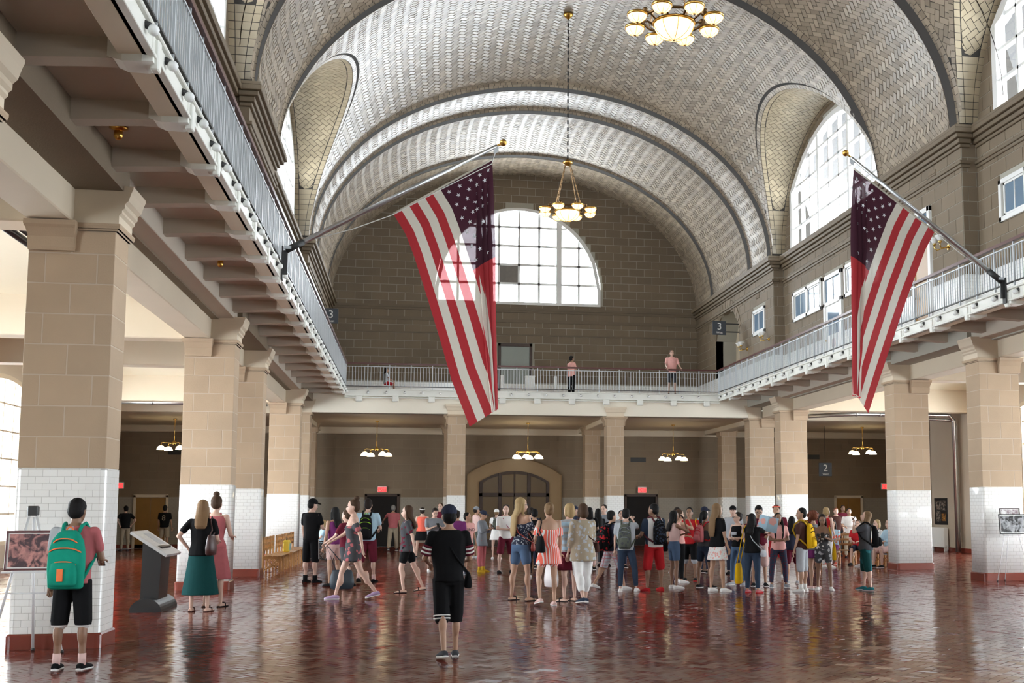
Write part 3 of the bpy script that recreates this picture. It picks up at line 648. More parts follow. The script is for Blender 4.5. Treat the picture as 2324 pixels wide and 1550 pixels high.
g = empty('gallery', (0, 0, 0), 0, 'end gallery below the bright arched window, white beam on columns', 'gallery')
MB().box(-8.1, 8.1, Y5+.02, Y5+.5, 5.0, ZF-.03, .015).build('beam', pm('ivory_beam_paint', (.80, .74, .62), .5), g)
MB().box(-8.4, 8.4, 41.75, YW, 5.55, ZF).build('slab', M['coffer'], g)
MB().box(-6.9, 6.9, 41.64, 41.76, 5.60, 5.82, .008).build('fascia', M['fascia'], g)
MB().box(-6.9, 6.9, 41.61, 41.78, 5.53, 5.565, .006).build('fascia_moulding', M['fascia'], g)
MB().box(-6.87, 6.87, 41.60, 41.80, 5.82, 5.86, .01).build('slab_lip', M['fascia'], g)
x = -6.4
while x < 6.6:
    if abs(x) < 6.7: mb = MB(); mb.box(x-.12, x+.12, 41.60, 41.72, 5.40, 5.62, .03); mb.build('fascia_tab', M['fascia'], g)
    for q in (0, .64):
        if abs(x+.32+q) > 6.6: continue
        mb = MB(); c = (x+.32+q, 41.58, 5.72); mb.sphere(c, .045, 10, 6); mb.mi = 1; mb.tube([(c[0], 41.66, 5.76), (c[0], 41.61, 5.745)], .035, 8); mb.build('fascia_bulb', [M['frost'], M['iron']], g)
    x += 1.28
# railings
def railing(p0, p1, label, nmax=300):
    p0 = np.array(p0, float); p1 = np.array(p1, float); L = np.linalg.norm(p1-p0); d = (p1-p0)/L; n = np.array([-d[1], d[0], 0]); zv = np.array([0, 0, 1.])
    p0 = p0+np.array([0, 0, .012]); r = empty('railing', tuple(p0), 0, label, 'railing'); P = lambda t, z, o=0.: d*t+n*o+zv*z
    def bar(name, z, hw, hz, m, t0=0., t1=L): mb = MB(); mb.obox(P((t0+t1)/2, z), d, n, zv, (t1-t0)/2, hw, hz); mb.build(name, m, r)
    bar('handrail', .905, .045, .03, M['rail']); bar('top_bar', .80, .018, .012, M['steel']); bar('bottom_bar', .09, .018, .012, M['iron'])
    k = int(L/.735); st = L/k; bal = []
    pm_ = MB().obox((0, 0, .44), d, n, zv, .016, .016, .44).mesh('post', M['steel']); bmh = MB().obox((0, 0, .445), d, n, zv, .008, .008, .355).mesh('baluster', M['steel'])
    for i in range(k+1):
        o = obj('post', pm_, r); o.location = P(i*st, 0.)
        if i < k: bal += [i*st+st*j/7 for j in range(1, 7)]
    # the largest-showing balusters are parts of their own, any beyond 300 one joined part
    dist = [np.linalg.norm(p0+d*t-CPOS) for t in bal]; inv = [i for i in np.argsort(dist) if 0 < proj(p0+d*bal[i])[0] < 2400 and (d @ _f)*0 == 0 and proj(p0+d*bal[i])[2] > 0]
    pick = set(inv[:nmax]); rest = MB()
    for i, t in enumerate(bal):
        if i in pick: o = obj('baluster', bmh, r); o.location = P(t, 0.)
        else: rest.obox(P(t, .445), d, n, zv, .008, .008, .355)
    if rest.v: rest.build('more_balusters', M['steel'], r, kind='stuff')
railing((-GW, 41.66, ZF), (GW, 41.66, ZF), 'railing of thin pale bars along the end gallery under dark handrail')
railing((GW, 41.60, ZF), (GW, 6.0, ZF), 'railing of thin pale bars along the right gallery')
railing((-GW, 41.60, ZF), (-GW, 6.0, ZF), 'railing of thin pale bars along the left gallery, seen edge-on')
# ================================================================ FITTINGS
def text(body, size, f, parent, mat, name='lettering', align='CENTER', ext=.004):
    """flat lettering as mesh; f(a,b)->3D in parent's frame"""
    cu = bpy.data.curves.new('txt', 'FONT'); cu.body = body; cu.size = size; cu.align_x = align; cu.align_y = 'CENTER'; cu.offset = .006*size
    t = bpy.data.objects.new('txt', cu); COL.objects.link(t); bpy.context.view_layer.update()
    me = bpy.data.meshes.new_from_object(t.evaluated_get(bpy.context.evaluated_depsgraph_get())); bpy.data.objects.remove(t)
    for v in me.vertices: v.co = Vector(f(v.co.x, v.co.y))
    me.materials.clear(); me.materials.append(mat); me.name = name; return obj(name, me, parent)
# ---- flags and poles
def cloth(name, col, tr=.05):
    m = bpy.data.materials.new(name); m.use_nodes = True; N = m.node_tree.nodes; L = m.node_tree.links; b = N['Principled BSDF']; b.inputs['Base Color'].default_value = (*col, 1); b.inputs['Roughness'].default_value = .8
    wv = N.new('ShaderNodeTexWave'); wv.inputs['Scale'].default_value = 40; wv.inputs['Distortion'].default_value = 2; bp = N.new('ShaderNodeBump'); bp.inputs['Strength'].default_value = .08; L.new(wv.outputs[1], bp.inputs['Height']); L.new(bp.outputs[0], b.inputs['Normal'])
    t = N.new('ShaderNodeBsdfTranslucent'); t.inputs[0].default_value = (*col, 1); mx = N.new('ShaderNodeMixShader'); mx.inputs[0].default_value = .42; L.new(b.outputs[0], mx.inputs[1]); L.new(t.outputs[0], mx.inputs[2])
    q = N.new('ShaderNodeBsdfTransparent'); q.inputs[0].default_value = tuple(min(1, c*.7+.3) for c in col)+(1,); m2 = N.new('ShaderNodeMixShader'); m2.inputs[0].default_value = tr; L.new(mx.outputs[0], m2.inputs[1]); L.new(q.outputs[0], m2.inputs[2]); L.new(m2.outputs[0], N['Material Output'].inputs[0]); return m
FR, FW_, FB = cloth('red_flag_cloth', (.50, .035, .045)), cloth('white_flag_cloth', (.80, .77, .68)), cloth('navy_flag_cloth', (.070, .014, .032), .06)
STAR = pm('star_white', (.80, .82, .86), .7)
def interp_poly(pts, n):
    pts = np.array(pts, float); s = np.concatenate([[0], np.cumsum(np.linalg.norm(np.diff(pts, axis=0), axis=1))]); s /= s[-1]; t = np.linspace(0, 1, n); return np.stack([np.interp(t, s, pts[:, i]) for i in range(2)], -1)
def flag(T, left, right, yp, label):
    NU, NV = 60, 13*5; root = empty('flag', (T[0], yp, T[1]), 0, label, 'flag', 'flags on angled poles')
    Lc, Rc = interp_poly(left, NU+1), interp_poly(right, NU+1); wreal = np.linalg.norm(Rc[0]-Lc[0])*1.01
    def pos(u, v):
        a = np.array([np.interp(u, np.linspace(0, 1, NU+1), Lc[:, i]) for i in (0, 1)]); b = np.array([np.interp(u, np.linspace(0, 1, NU+1), Rc[:, i]) for i in (0, 1)])
        dd = b-a; dist = np.linalg.norm(dd); ln = v*wreal; fl_ = .80*dist; y = .05*math.sin(5*v+3*u)*u
        if ln <= fl_: al = ln
        else:
            Rm = wreal-fl_; r = ln-fl_; al = fl_+.20*dist*(r/Rm); k = 3.; amp = math.sqrt(max(Rm*Rm-(.2*dist)**2, 0))/(4*k); y += amp*math.sin(2*PI*k*r/Rm)*min(1, u*4+.05)*.8
            al += .06*dist*math.sin(2*PI*k*r/Rm+.8)*min(1, u*3)
        p = a+dd*(al/dist); return np.array([p[0]-T[0], y, p[1]-T[1]])
    V = np.array([[pos(i/NU, j/NV) for j in range(NV+1)] for i in range(NU+1)]); ids = np.arange((NU+1)*(NV+1)).reshape(NU+1, NV+1)
    groups = {}
    for i in range(NU):
        for j in range(NV):
            st = j//5; un = st >= 6 and i < NU*.4; key = ('union', 0) if un else ('stripe', st); groups.setdefault(key, []).append((ids[i, j], ids[i+1, j], ids[i+1, j+1], ids[i, j+1]))
    for (nm, st), F in groups.items():
        F = np.array(F); uq, inv = np.unique(F, return_inverse=True); me = quadmesh(nm, V.reshape(-1, 3)[uq], inv.reshape(-1, 4), [FB if nm == 'union' else (FR if st % 2 == 0 else FW_)], True); obj(nm, me, root)
    placed = []; mb = MB()                                 # fifty stars: nine rows of six and five, printed on both sides
    for r in range(11):
        for c in range(9):
            if (r+c) % 2: continue
            u0 = .4*(r+1)/12; v0 = 6/13+(7/13)*(c+1)/10; C0 = pos(u0, v0); du = pos(u0+.01, v0)-C0; dv = pos(u0, v0+.01)-C0; du /= np.linalg.norm(du); dv /= np.linalg.norm(dv); n = np.cross(du, dv); n /= np.linalg.norm(n)
            if any(np.linalg.norm(C0-q_) < .085 for q_ in placed): continue
            placed.append(C0); P = [du*(.044 if k % 2 == 0 else .018)*math.cos(PI*k/5)*-1 + dv*(.044 if k % 2 == 0 else .018)*math.sin(PI*k/5) for k in range(10)]
            for sd in (1, -1): mb.add([C0+n*.006*sd]+[C0+p+n*.006*sd for p in P], [(0, 1+k, 1+(k+1) % 10) for k in range(10)])
    mb.build('stars', STAR, root)
    mb = MB(); mb.tube([pos(0, t)+np.array([0, 0, .01]) for t in np.linspace(0, 1, 12)], .018, 6); mb.build('hoist_band', FW_, root)
    return root
def pole(base, tip, label):
    b, t = np.array(base), np.array(tip); d = (t-b)/np.linalg.norm(t-b); r = empty('flagpole', base, 0, label, 'flagpole', 'angled flagpoles')
    mb = MB(); mb.tube([(0, 0, 0), (t-b)], [.05, .032], 12); mb.build('pole', pm('silver_pole', (.62, .64, .66), .28, metal=.85), r)
    mb = MB(); mb.sphere(t-b+d*.13, .065, 12, 8); mb.tube([t-b-d*.02, t-b+d*.1], .02, 8); mb.build('ball_finial', M['gold'], r)
    mb = MB(); mb.tube([-d*.04, d*.30], .058, 10); mb.build('socket', M['iron'], r); sx = math.copysign(1, b[0]); xo = sx*6.822-b[0]
    mb = MB(); mb.box(xo-sx*.03, xo, -.06, .06, 5.56-b[2], .05); mb.box(xo-sx*.03, 0, -.02, .02, 5.66-b[2], -.02); mb.box(xo-sx*.01, xo+sx*.012, -.05, .05, 5.58-b[2], 5.74-b[2]); mb.build('wall_bracket', M['iron'], r)
    mb = MB(); mb.box(-.06, .06, -.06, .06, .0, .05); mb.obox(t-b-d*.02+np.array([0, 0, -.07]), d, (0, 1, 0), (0, 0, 1), .05, .02, .05); mb.build('halyard_truck', M['steel'], r); return r
YFL = YFR = 20.37                      # both poles are bolted to a fascia tab, between two balusters
pxl = lambda u, v, y: tuple(onY(u, v, y)[[0, 2]])
bl = onX(640, 563, -6.72); bl[2] = 1.6+(bl[2]-1.6)*YFL/bl[1]; tl = onY(1128, 331, YFL)
pole((bl[0], YFL, bl[2]-.02), (tl[0], YFL, tl[2]), 'silver flagpole leaning out from the left gallery')
br = onX(2316, 638, 6.72); br[2] = 1.6+(br[2]-1.6)*YFR/br[1]; tr = onY(1931, 357, YFR)
pole((br[0], YFR, br[2]), (tr[0], YFR, tr[2]), 'silver flagpole leaning out from the right gallery')
lf = [pxl(u, v, YFL) for u, v in ((893, 486), (921, 532), (940, 582), (971, 679), (998, 768), (1026, 865), (1066, 968))]
rt = [pxl(u, v, YFL) for u, v in ((1117, 363), (1117, 500), (1120, 700), (1128, 930))]
flag(rt[0], lf, rt, YFL, 'striped flag with stars, its union before the bright arched window')
lf = [pxl(u, v, YFR) for u, v in ((2121, 526), (2100, 567), (2061, 671), (2022, 787), (1971, 938))]
rt = [pxl(u, v, YFR) for u, v in ((1937, 383), (1935, 500), (1937, 700), (1940, 895))]
flag(rt[0], lf, rt, YFR, 'striped flag with stars hanging before the right gallery')
for (a, b, c, yp, lb) in (((640, 560), (895, 486), (1116, 372), YFL, 'thin halyard rope slung under the left flagpole'), ((2316, 636), (2121, 526), (1940, 386), YFR, 'thin halyard rope slung under the right flagpole')):
    p, q, r_ = [np.array(onY(*t, yp)) for t in (a, b, c)]; p[1] = q[1] = r_[1] = yp; bb, tt_ = (bl, tl) if 'left' in lb else (br, tr); dd = np.array([tt_[0]-bb[0], 0, tt_[2]-bb[2]]); p = np.array([bb[0], yp, bb[2]])+dd*.10+np.array([0, 0, -.045])
    tp = tt_; MB().tube([p, (p+q)/2+np.array([0, 0, -.04]), q, (q+r_)/2+np.array([0, .0, .012]), r_, np.array([tp[0], yp, tp[2]-.04])], .009, 5).build('rope', M['frost'], None, lb, 'rope')
# ---- chandeliers
def chandelier(x, y, zrim, label, vault_z, zcan):
    c = empty('chandelier', (x, y, zrim), 0, label, 'chandelier', 'gilded bowl chandeliers')
    def bowl(cx, cy, cz, r, name):
        prof = [(r*math.sin(t)*.98, -r*.82*math.cos(t)) for t in np.linspace(.03, PI/2, 9)]
        b = MB().lathe(prof+[(r*.93, 0.)]+[(r*.93*math.sin(t), -r*.76*math.cos(t)) for t in np.linspace(PI/2, .03, 7)], (cx, cy, cz), 18).build(name, M['lampglass'], c)
        mb = MB(); mb.lathe([(r*.97, -.025), (r*1.05, -.02), (r*1.05, .02), (r*.97, .025), (r*.93, 0.), (r*.97, -.025)], (cx, cy, cz), 18); mb.lathe([(.02, -r*.88), (.03, -r*.83), (.0, -r*.80)], (cx, cy, cz), 8)
        for k in range(8):
            a = 2*PI*k/8; mb.tube([(cx+r*1.003*math.sin(t)*math.cos(a), cy+r*1.003*math.sin(t)*math.sin(a), cz-r*.84*math.cos(t)) for t in np.linspace(.1, PI/2, 7)], r*.012+.001, 4)
        mb.build('rim_and_ribs', M['gold'], b)
    bowl(0, 0, 0, .37, 'centre_bowl')
    for k in range(8): a = 2*PI*(k+.35)/8; bowl(.74*math.cos(a), .74*math.sin(a), .03, .175, 'small_bowl')
    mb = MB(); mb.tube([(.56*math.cos(t), .56*math.sin(t), .06) for t in np.linspace(0, 2*PI, 33)], .028, 6, False); mb.build('hoop', M['darkgold'], c)
    for k in range(8):
        a = 2*PI*(k+.35)/8; d = np.array([math.cos(a), math.sin(a), 0]); mb = MB(); mb.tube([d*.36+np.array([0, 0, .02]), d*.5+np.array([0, 0, .12]), d*.66+np.array([0, 0, .10]), d*.74+np.array([0, 0, .05])], .02, 6)
        mb.sphere(d*.58+np.array([0, 0, .15]), .05, 8, 5); mb.build('scroll_arm', M['darkgold'], c)
    zc = zcan-zrim
    for k in range(4):
        a = 2*PI*(k+.5)/4; d = np.array([math.cos(a), math.sin(a), 0]); mb = MB(); p, q = d*.52+np.array([0, 0, .08]), d*.09+np.array([0, 0, zc-.02])
        n = 22
        for i in range(n): t0, t1 = p+(q-p)*i/n, p+(q-p)*(i+.9)/n; mb.obox((t0+t1)/2, (q-p)/np.linalg.norm(q-p), np.cross((0, 0, 1.), d), d, np.linalg.norm(t1-t0)/2, .016 if i % 2 else .007, .007 if i % 2 else .016)
        mb.build('chain', M['darkgold'], c)
    MB().lathe([(.0, -.10), (.05, -.09), (.14, -.02), (.16, .02), (.12, .05), (.04, .10), (.02, .14)], (0, 0, zc), 16).build('canopy', M['gold'], c)
    mb = MB(); n = int((vault_z-zcan)/.11)
    for i in range(n): z = zc+.12+i*.11; mb.box(-.006 if i % 2 else -.024, .006 if i % 2 else .024, -.024 if i % 2 else -.006, .024 if i % 2 else .006, z-.005, z+.115)
    mb.build('long_chain', M['iron'], c); MB().lathe([(.02, -.12), (.10, -.05), (.15, .0), (.15, .06)], (0, 0, vault_z-zrim-.03), 14).build('ceiling_boss', M['gold'], c)
M['darkgold'] = pm('dark_gilt', (.13, .07, .025), .4, metal=.7)
chandelier(0, 19.4, 10.30, 'large lit bowl chandelier high under the vault, cropped by picture top', 16.7, 11.9)
chandelier(0, 33.6, 10.52, 'lit bowl chandelier on a long chain before the arched end window', 16.7, 12.02)
# ---- pendant lamps
def pendant(x, y, z, n, rot, label, zc=5.0):
    c = empty('pendant_lamp', (x, y, z), 0, label, 'lamp', 'brass pendants with glass shades')
    MB().tube([(0, 0, .12), (0, 0, zc-z)], .012, 8).build('stem', M['brass'], c); MB().lathe([(.0, .0), (.05, .02), (.08, .08), (.05, .14), (.015, .18)], (0, 0, .04), 12).build('hub', M['brass'], c)
    MB().lathe([(.07, -.04), (.07, .0)], (0, 0, zc-z-.01), 12).build('ceiling_rose', M['brass'], c)
    for k in range(n):
        a = rot+2*PI*k/n; d = np.array([math.cos(a), math.sin(a), 0]); MB().tube([d*.04+np.array([0, 0, .12]), d*.46+np.array([0, 0, .12]), d*.5+np.array([0, 0, .10]), d*.5+np.array([0, 0, .02])], .014, 8).build('arm', M['brass'], c)
        p = d*.5; s = MB().lathe([(.04, .0), (.085, -.02), (.13, -.07), (.16, -.15), (.152, -.15), (.12, -.075), (.075, -.03), (.035, -.012)], p, 16).build('shade', M['pendglass'], c); MB().lathe([(.0, .045), (.035, .04), (.042, -.005), (.03, -.02)], p, 10).build('gallery_cap', M['brass'], s)
pendant(-5.85, 45.5, 3.78, 4, .5, 'brass pendant lamp left of the arched doorway, under the end gallery')
pendant(.05, 45.5, 3.72, 6, .3, 'brass pendant lamp with many shades before the arched doorway')
pendant(5.98, 45.5, 3.68, 4, .25, 'brass pendant lamp above the right exit sign')
pendant(14.12, 45.5, 4.0, 4, .18, 'brass pendant lamp beside the hanging sign for floor 2')
pendant(-13.36, 45.5, 3.95, 4, .6, 'brass pendant lamp in the dark left aisle')
# ---- wall sconces on the gallery wall
def sconce(y, x, z, label):
    c = empty('wall_sconce', (x, y, z), 0, label, 'sconce', 'brass gallery sconces')
    mb = MB(); mb.tube([(0, 0, 0), (-.03, 0, 0)], .07, 12); mb.sphere((-.04, 0, 0), .04, 8, 5); mb.build('wall_plate', M['brass'], c)
    for k in (-1, 1):
        MB().tube([(-.05, 0, 0), (-.16, k*.05, -.03), (-.26, k*.12, -.06), (-.30, k*.15, .0), (-.30, k*.15, .08)], .015, 7).build('arm', M['brass'], c)
        p = (-.30, k*.15, .08); MB().lathe([(.02, -.02), (.045, .0), (.045, .03)], p, 10).build('cup', M['brass'], c); MB().lathe([(.04, .02), (.07, .07), (.11, .12), (.14, .15), (.13, .15), (.06, .07), (.03, .025)], p, 14).build('shade', M['frost'], c)
for y, x, z, lb in ((41.6, 8.0, 7.62, 'brass two-arm sconce beside the arched gallery doorway'), (38.9, 8.0, 7.6, 'brass two-arm sconce under the small gallery window'), (25.0, 8.0, 7.78, 'brass two-arm sconce right of the brown gallery door')): sconce(y, x, z, lb)
# ---- windows and doors of the right gallery wall
DN = [0]
def gal_window(x, y0, y1, z0, z1, n, opened=False):
    WINN[0] += 1; w = empty('window_%d' % WINN[0], kind='structure'); t = .11
    for a, b, c, d in ((y0, y1, z0, z0+t), (y0, y1, z1-t, z1), (y0, y0+t, z0, z1), (y1-t, y1, z0, z1)): MB().box(x-.06, x+.02, a, b, c, d, .008).build('casing', M['white'], w)
    wd = (y1-y0-2*t)/n
    for k in range(n):
        a, b = y0+t+k*wd, y0+t+(k+1)*wd
        if k: MB().box(x-.06, x+.02, a-.07, a+.07, z0, z1, .008).build('mullion', M['white'], w)
        e = .08 if n > 1 else .02
        s = MB(); s.box(x-.035, x+.01, a+e, a+e+.05, z0+t, z1-t).box(x-.035, x+.01, b-e-.05, b-e, z0+t, z1-t).box(x-.035, x+.01, a+e, b-e, z0+t, z0+t+.05).box(x-.035, x+.01, a+e, b-e, z1-t-.05, z1-t); s.build('sash', M['white'], w)
        m = (a+b)/2; MB().box(x-.03, x+.01, m-.015, m+.015, z0+t, z1-t).build('glazing_bar', M['white'], w)
        MB().box(x-.012, x-.006, a+e+.04, m-.015, z0+t+.04, z1-t-.04).build('pane', M['winglass'], w); MB().box(x-.012, x-.006, m+.015, b-e-.04, z0+t+.04, z1-t-.04).build('pane', M['winglass'], w)
gal_window(8.39, 34.56, 37.34, 7.95, 8.96, 2); gal_window(8.39, 29.75, 32.58, 7.95, 8.94, 2); gal_window(8.39, 20.9, 23.24, 7.95, 8.91, 2); gal_window(7.99, 39.31, 40.78, 7.95, 8.9, 1)
def gal_door(x, y0, y1, z1, zt, panel, label):
    DN[0] += 1; d = empty('door_%d' % DN[0], kind='structure'); t = .13
    for a, b in ((y0, y0+t), (y1-t, y1)): MB().box(x-.07, x+.02, a, b, ZF, zt, .008).build('jamb', M['white'], d)
    for a, b in ((zt-t, zt), (z1, z1+.12)): MB().box(x-.07, x+.02, y0, y1, a, b, .008).build('head', M['white'], d)
    m = (y0+y1)/2; MB().box(x-.02, x-.01, y0+t, y1-t, z1+.1, zt-t).build('transom_pane', M['winglass'], d); MB().box(x-.04, x, m-.015, m+.015, z1+.1, zt-t).build('transom_bar', M['white'], d)
    lf_ = MB().box(x-.03, x+.01, y0+t, y1-t, ZF, z1, .005).build('leaf', panel, d)
    if panel == M['white']: MB().box(x-.034, x-.028, y0+t+.18, y1-t-.18, ZF+1.15, z1-.15).build('leaf_pane', M['winglass'], d); MB().box(x-.037, x-.03, m-.12, m+.12, ZF+.75, ZF+1.0).build('notice', pm('notice_paper', (.35, .18, .16), .7), d)
    MB().sphere((x-.07, y1-t-.1, ZF+1.0), .035, 8, 6).build('knob', M['brass'], d)
gal_door(8.39, 32.8, 34.34, 7.95, 8.92, M['white'], ''); gal_door(7.99, 25.87, 26.96, 8.1, 9.03, M['amber'], '')
for x, y0, y1, z0, z1 in ((7.985, 25.55, 25.95, 9.55, 9.85), (7.985, 39.95, 40.35, 9.3, 9.52), (7.985, 47.2, 48.5, 9.2, 9.55)):
    v = empty('vent_grille', (x, (y0+y1)/2, (z0+z1)/2), 0, 'small square louvre vent above the brown gallery door' if y0 < 30 else ('small square louvre vent above the single gallery window' if y1-y0 < .6 else 'wide louvre vent near the end wall of gallery'), 'vent', 'gallery wall vents')
    MB().box(-.008, .01, -(y1-y0)/2, (y1-y0)/2, -(z1-z0)/2, (z1-z0)/2).build('back_plate', M['ublock'], v)
    n = int((z1-z0)/.05)
    for k in range(n): zz = -(z1-z0)/2+.05*(k+.5); MB().box(-.02, -.008, -(y1-y0)/2+.02, (y1-y0)/2-.02, zz-.012, zz+.012).build('slat', M['ublock'], v)
# arched gallery doorway backing is plaster; dark door inside
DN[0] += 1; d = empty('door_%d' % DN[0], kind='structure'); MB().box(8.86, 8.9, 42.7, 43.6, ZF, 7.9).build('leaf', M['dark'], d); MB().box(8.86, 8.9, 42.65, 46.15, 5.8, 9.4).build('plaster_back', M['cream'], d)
vs = empty('trim_1', kind='structure')
for k in range(13):
    R_ = (1.72**2+1.1**2)/(2*1.1); zc_ = 9.65-R_; a0 = math.asin(1.72/R_); t0, t1 = -a0+2*a0*k/13+.012, -a0+2*a0*(k+1)/13-.012
    mb = MB(); mb.prism([(44.4+r*math.sin(t), zc_+r*math.cos(t)) for r, t in ((R_-.01, t0), (R_-.01, t1), (R_+.34, t1), (R_+.34, t0))], lambda p, z: (7.975, p, z), (.05, 0, 0)); mb.build('voussoir', M['ublock'], vs)
# ---- numbered hanging signs
def hang_sign(x0, x1, y, z0, z1, num, word, label, bars=None, stem=None):
    s = empty('floor_sign', ((x0+x1)/2, y, (z0+z1)/2), 0, label, 'sign', 'numbered floor signs'); w, h = (x1-x0)/2, (z1-z0)/2
    MB().box(-w, w, -.02, .02, -h, h, .006).build('board', M['signblue'], s); text(num, h*1.45, lambda a, b: (a, -.024, b+h*.18), s, M['signwhite']); text(word, h*.42, lambda a, b: (a, -.024, b-h*.68), s, M['signwhite'])
    if bars:
        for zz in (h*.62, -h*.55): MB().box(w if bars > 0 else -w, bars*(w+1.0), -.02, .02, zz-.02, zz+.02).build('bracket_bar', M['iron'], s)
    if stem: MB().tube([(0, 0, h), (0, 0, stem-(z0+z1)/2)], .01, 6).build('stem', M['iron'], s); 
hang_sign(6.92, 7.46, 42.67, 8.30, 8.84, '3', 'West', 'dark sign reading 3 West on bars by the right gallery arch', 1)
hang_sign(-7.82, -7.28, 43.2, 8.43, 8.99, '3', 'West', 'dark sign with number 3 above the left gallery railing', -1)
hang_sign(12.18, 12.74, 45.5, 2.92, 3.48, '2', 'West', 'dark sign reading 2 West hung in the right end bay', None, 5.0)
# ---- end wall: exit doors, arched doorway, exit signs, upper panel, vents
for a, b in ((-6.41, -4.98), (4.68, 6.16)):
    DN[0] += 1; d = empty('door_%d' % DN[0], kind='structure'); MB().box(a+.1, b-.1, YW-.02, YW+.02, 0, 2.1).build('shade_panel', M['dark'], d)  # solid dark panel paints the shade inside the doorway
    for p, q, z0, z1 in ((a, a+.1, 0, 2.2), (b-.1, b, 0, 2.2), (a, b, 2.1, 2.22)): MB().box(p, q, YW-.08, YW+.02, z0, z1, .01).build('casing', M['darkwood'], d)
def exit_sign(x, y, z, label, facing=0):
    s = empty('exit_sign', (x, y, z), 0, label, 'exit sign', 'lit red exit signs'); MB().box(-.19, .19, -.05, .04, -.13, .13, .01).build('housing', M['white'], s); MB().box(-.17, .17, -.055, -.048, -.11, .085).build('lit_panel', M['red'], s)
    text('EXIT', .17, lambda a, b: (a*.85, -.058, b-.015), s, M['signwhite'])
exit_sign(-5.7, YW-.1, 2.4, 'lit red exit sign over the left dark doorway'); exit_sign(5.45, YW-.1, 2.4, 'lit red exit sign over the right dark doorway')
exit_sign(15.95, 47.5, 2.55, 'lit red exit sign in the right end bay beside a column'); exit_sign(-15.75, 47.5, 2.5, 'lit red exit sign in the dark left aisle')
DN[0] += 1; d = empty('door_%d' % DN[0], kind='structure'); ay = YW-.012
at = arch_top(2.0, 3.02, 3.72); it = arch_top(1.5, 2.72, 3.2); xc = -.13
mb = MB(); xs = np.linspace(-2., 2., 41)
for p, q in zip(xs[:-1], xs[1:]):
    lo = lambda a: 0 if abs(a) > 1.5 else it(a)
    m_ = (p+q)/2; l0, l1 = (0, 0) if abs(m_) > 1.5 else (max(it(p), 2.72), max(it(q), 2.72))
    mb.add([(xc+p, ay, l0), (xc+q, ay, l1), (xc+q, ay, max(at(q), 3.02)), (xc+p, ay, max(at(p), 3.02))], [(0, 1, 2, 3)])
mb.build('arched_reveal', pm('warm_reveal_plaster', (.42, .30, .17), .7, var=.08, vscale=2), d)
# projecting archivolt around the doorway
mb = MB(); o = [(a, max(at(a), 3.02)) for a in xs]; 
for (a0, z0), (a1, z1) in zip(o[:-1], o[1:]): mb.add([(xc+a0, ay, z0), (xc+a1, ay, z1), (xc+a1, ay-.14, z1+.03), (xc+a0, ay-.14, z0+.03)], [(0, 1, 2, 3)])
for sx in (-1, 1): mb.add([(xc+sx*2., ay, 0), (xc+sx*2., ay, 3.02), (xc+sx*2.03, ay-.14, 3.05), (xc+sx*2.03, ay-.14, 0)], [(0, 1, 2, 3)])
mb.build('archivolt', MATS['warm_reveal_plaster'], d)
fw = MB(); inn = arch_top(1.36, 2.64, 3.06); xs = np.linspace(-1.5, 1.5, 25)
for p, q in zip(xs[:-1], xs[1:]):
    fw.add([(xc+p, ay-.06, max(inn(p*.907), 2.6)), (xc+q, ay-.06, max(inn(q*.907), 2.6)), (xc+q, ay-.06, max(it(q), 2.72)), (xc+p, ay-.06, max(it(p), 2.72))], [(0, 1, 2, 3)])
fw.build('arched_head', M['darkwood'], d)
for a, w_, h in ((-1.43, .14, 2.72), (1.43, .14, 2.72), (-.62, .15, 3.1), (.62, .15, 3.1), (0, .06, 3.15)): MB().box(xc+a-w_/2, xc+a+w_/2, ay-.07, ay, 0, h, .008).build('stile', M['darkwood'], d)
MB().box(xc-1.5, xc+1.5, ay-.07, ay, 2.10, 2.26, .008).build('transom_rail', M['darkwood'], d); MB().box(xc-1.5, xc+1.5, ay-.07, ay, 0, .3, .008).build('bottom_rail', M['darkwood'], d)
dp = pm('dim_amber_glass', (.17, .115, .055), .25)
for a, b in ((-1.36, -.695), (-.545, -.03), (.03, .545), (.695, 1.36)):
    MB().box(xc+a, xc+b, ay-.03, ay-.02, .3, 2.1).build('leaf_panel', dp, d)
    mb = MB(); ts = np.linspace(a, b, 7); mb.prism([(a, 2.26), (b, 2.26)]+[(t, inn(t)+.04) for t in ts[::-1]], lambda p, z: (xc+p, ay-.03, z), (0, .01, 0)); mb.build('fanlight_pane', dp, d)
DN[0] += 1; d = empty('door_%d' % DN[0], kind='structure'); MB().box(-.78, .5, YW-.03, YW, ZF, 8.62).build('panel', pm('grey_green_panel', (.30, .33, .30), .35), d)
for p, q, z0, z1 in ((-.89, -.76, ZF, 8.74), (.48, .60, ZF, 8.74), (-.89, .6, 8.60, 8.74)): MB().box(p, q, YW-.07, YW, z0, z1, .01).build('casing', M['darkwood'], d)
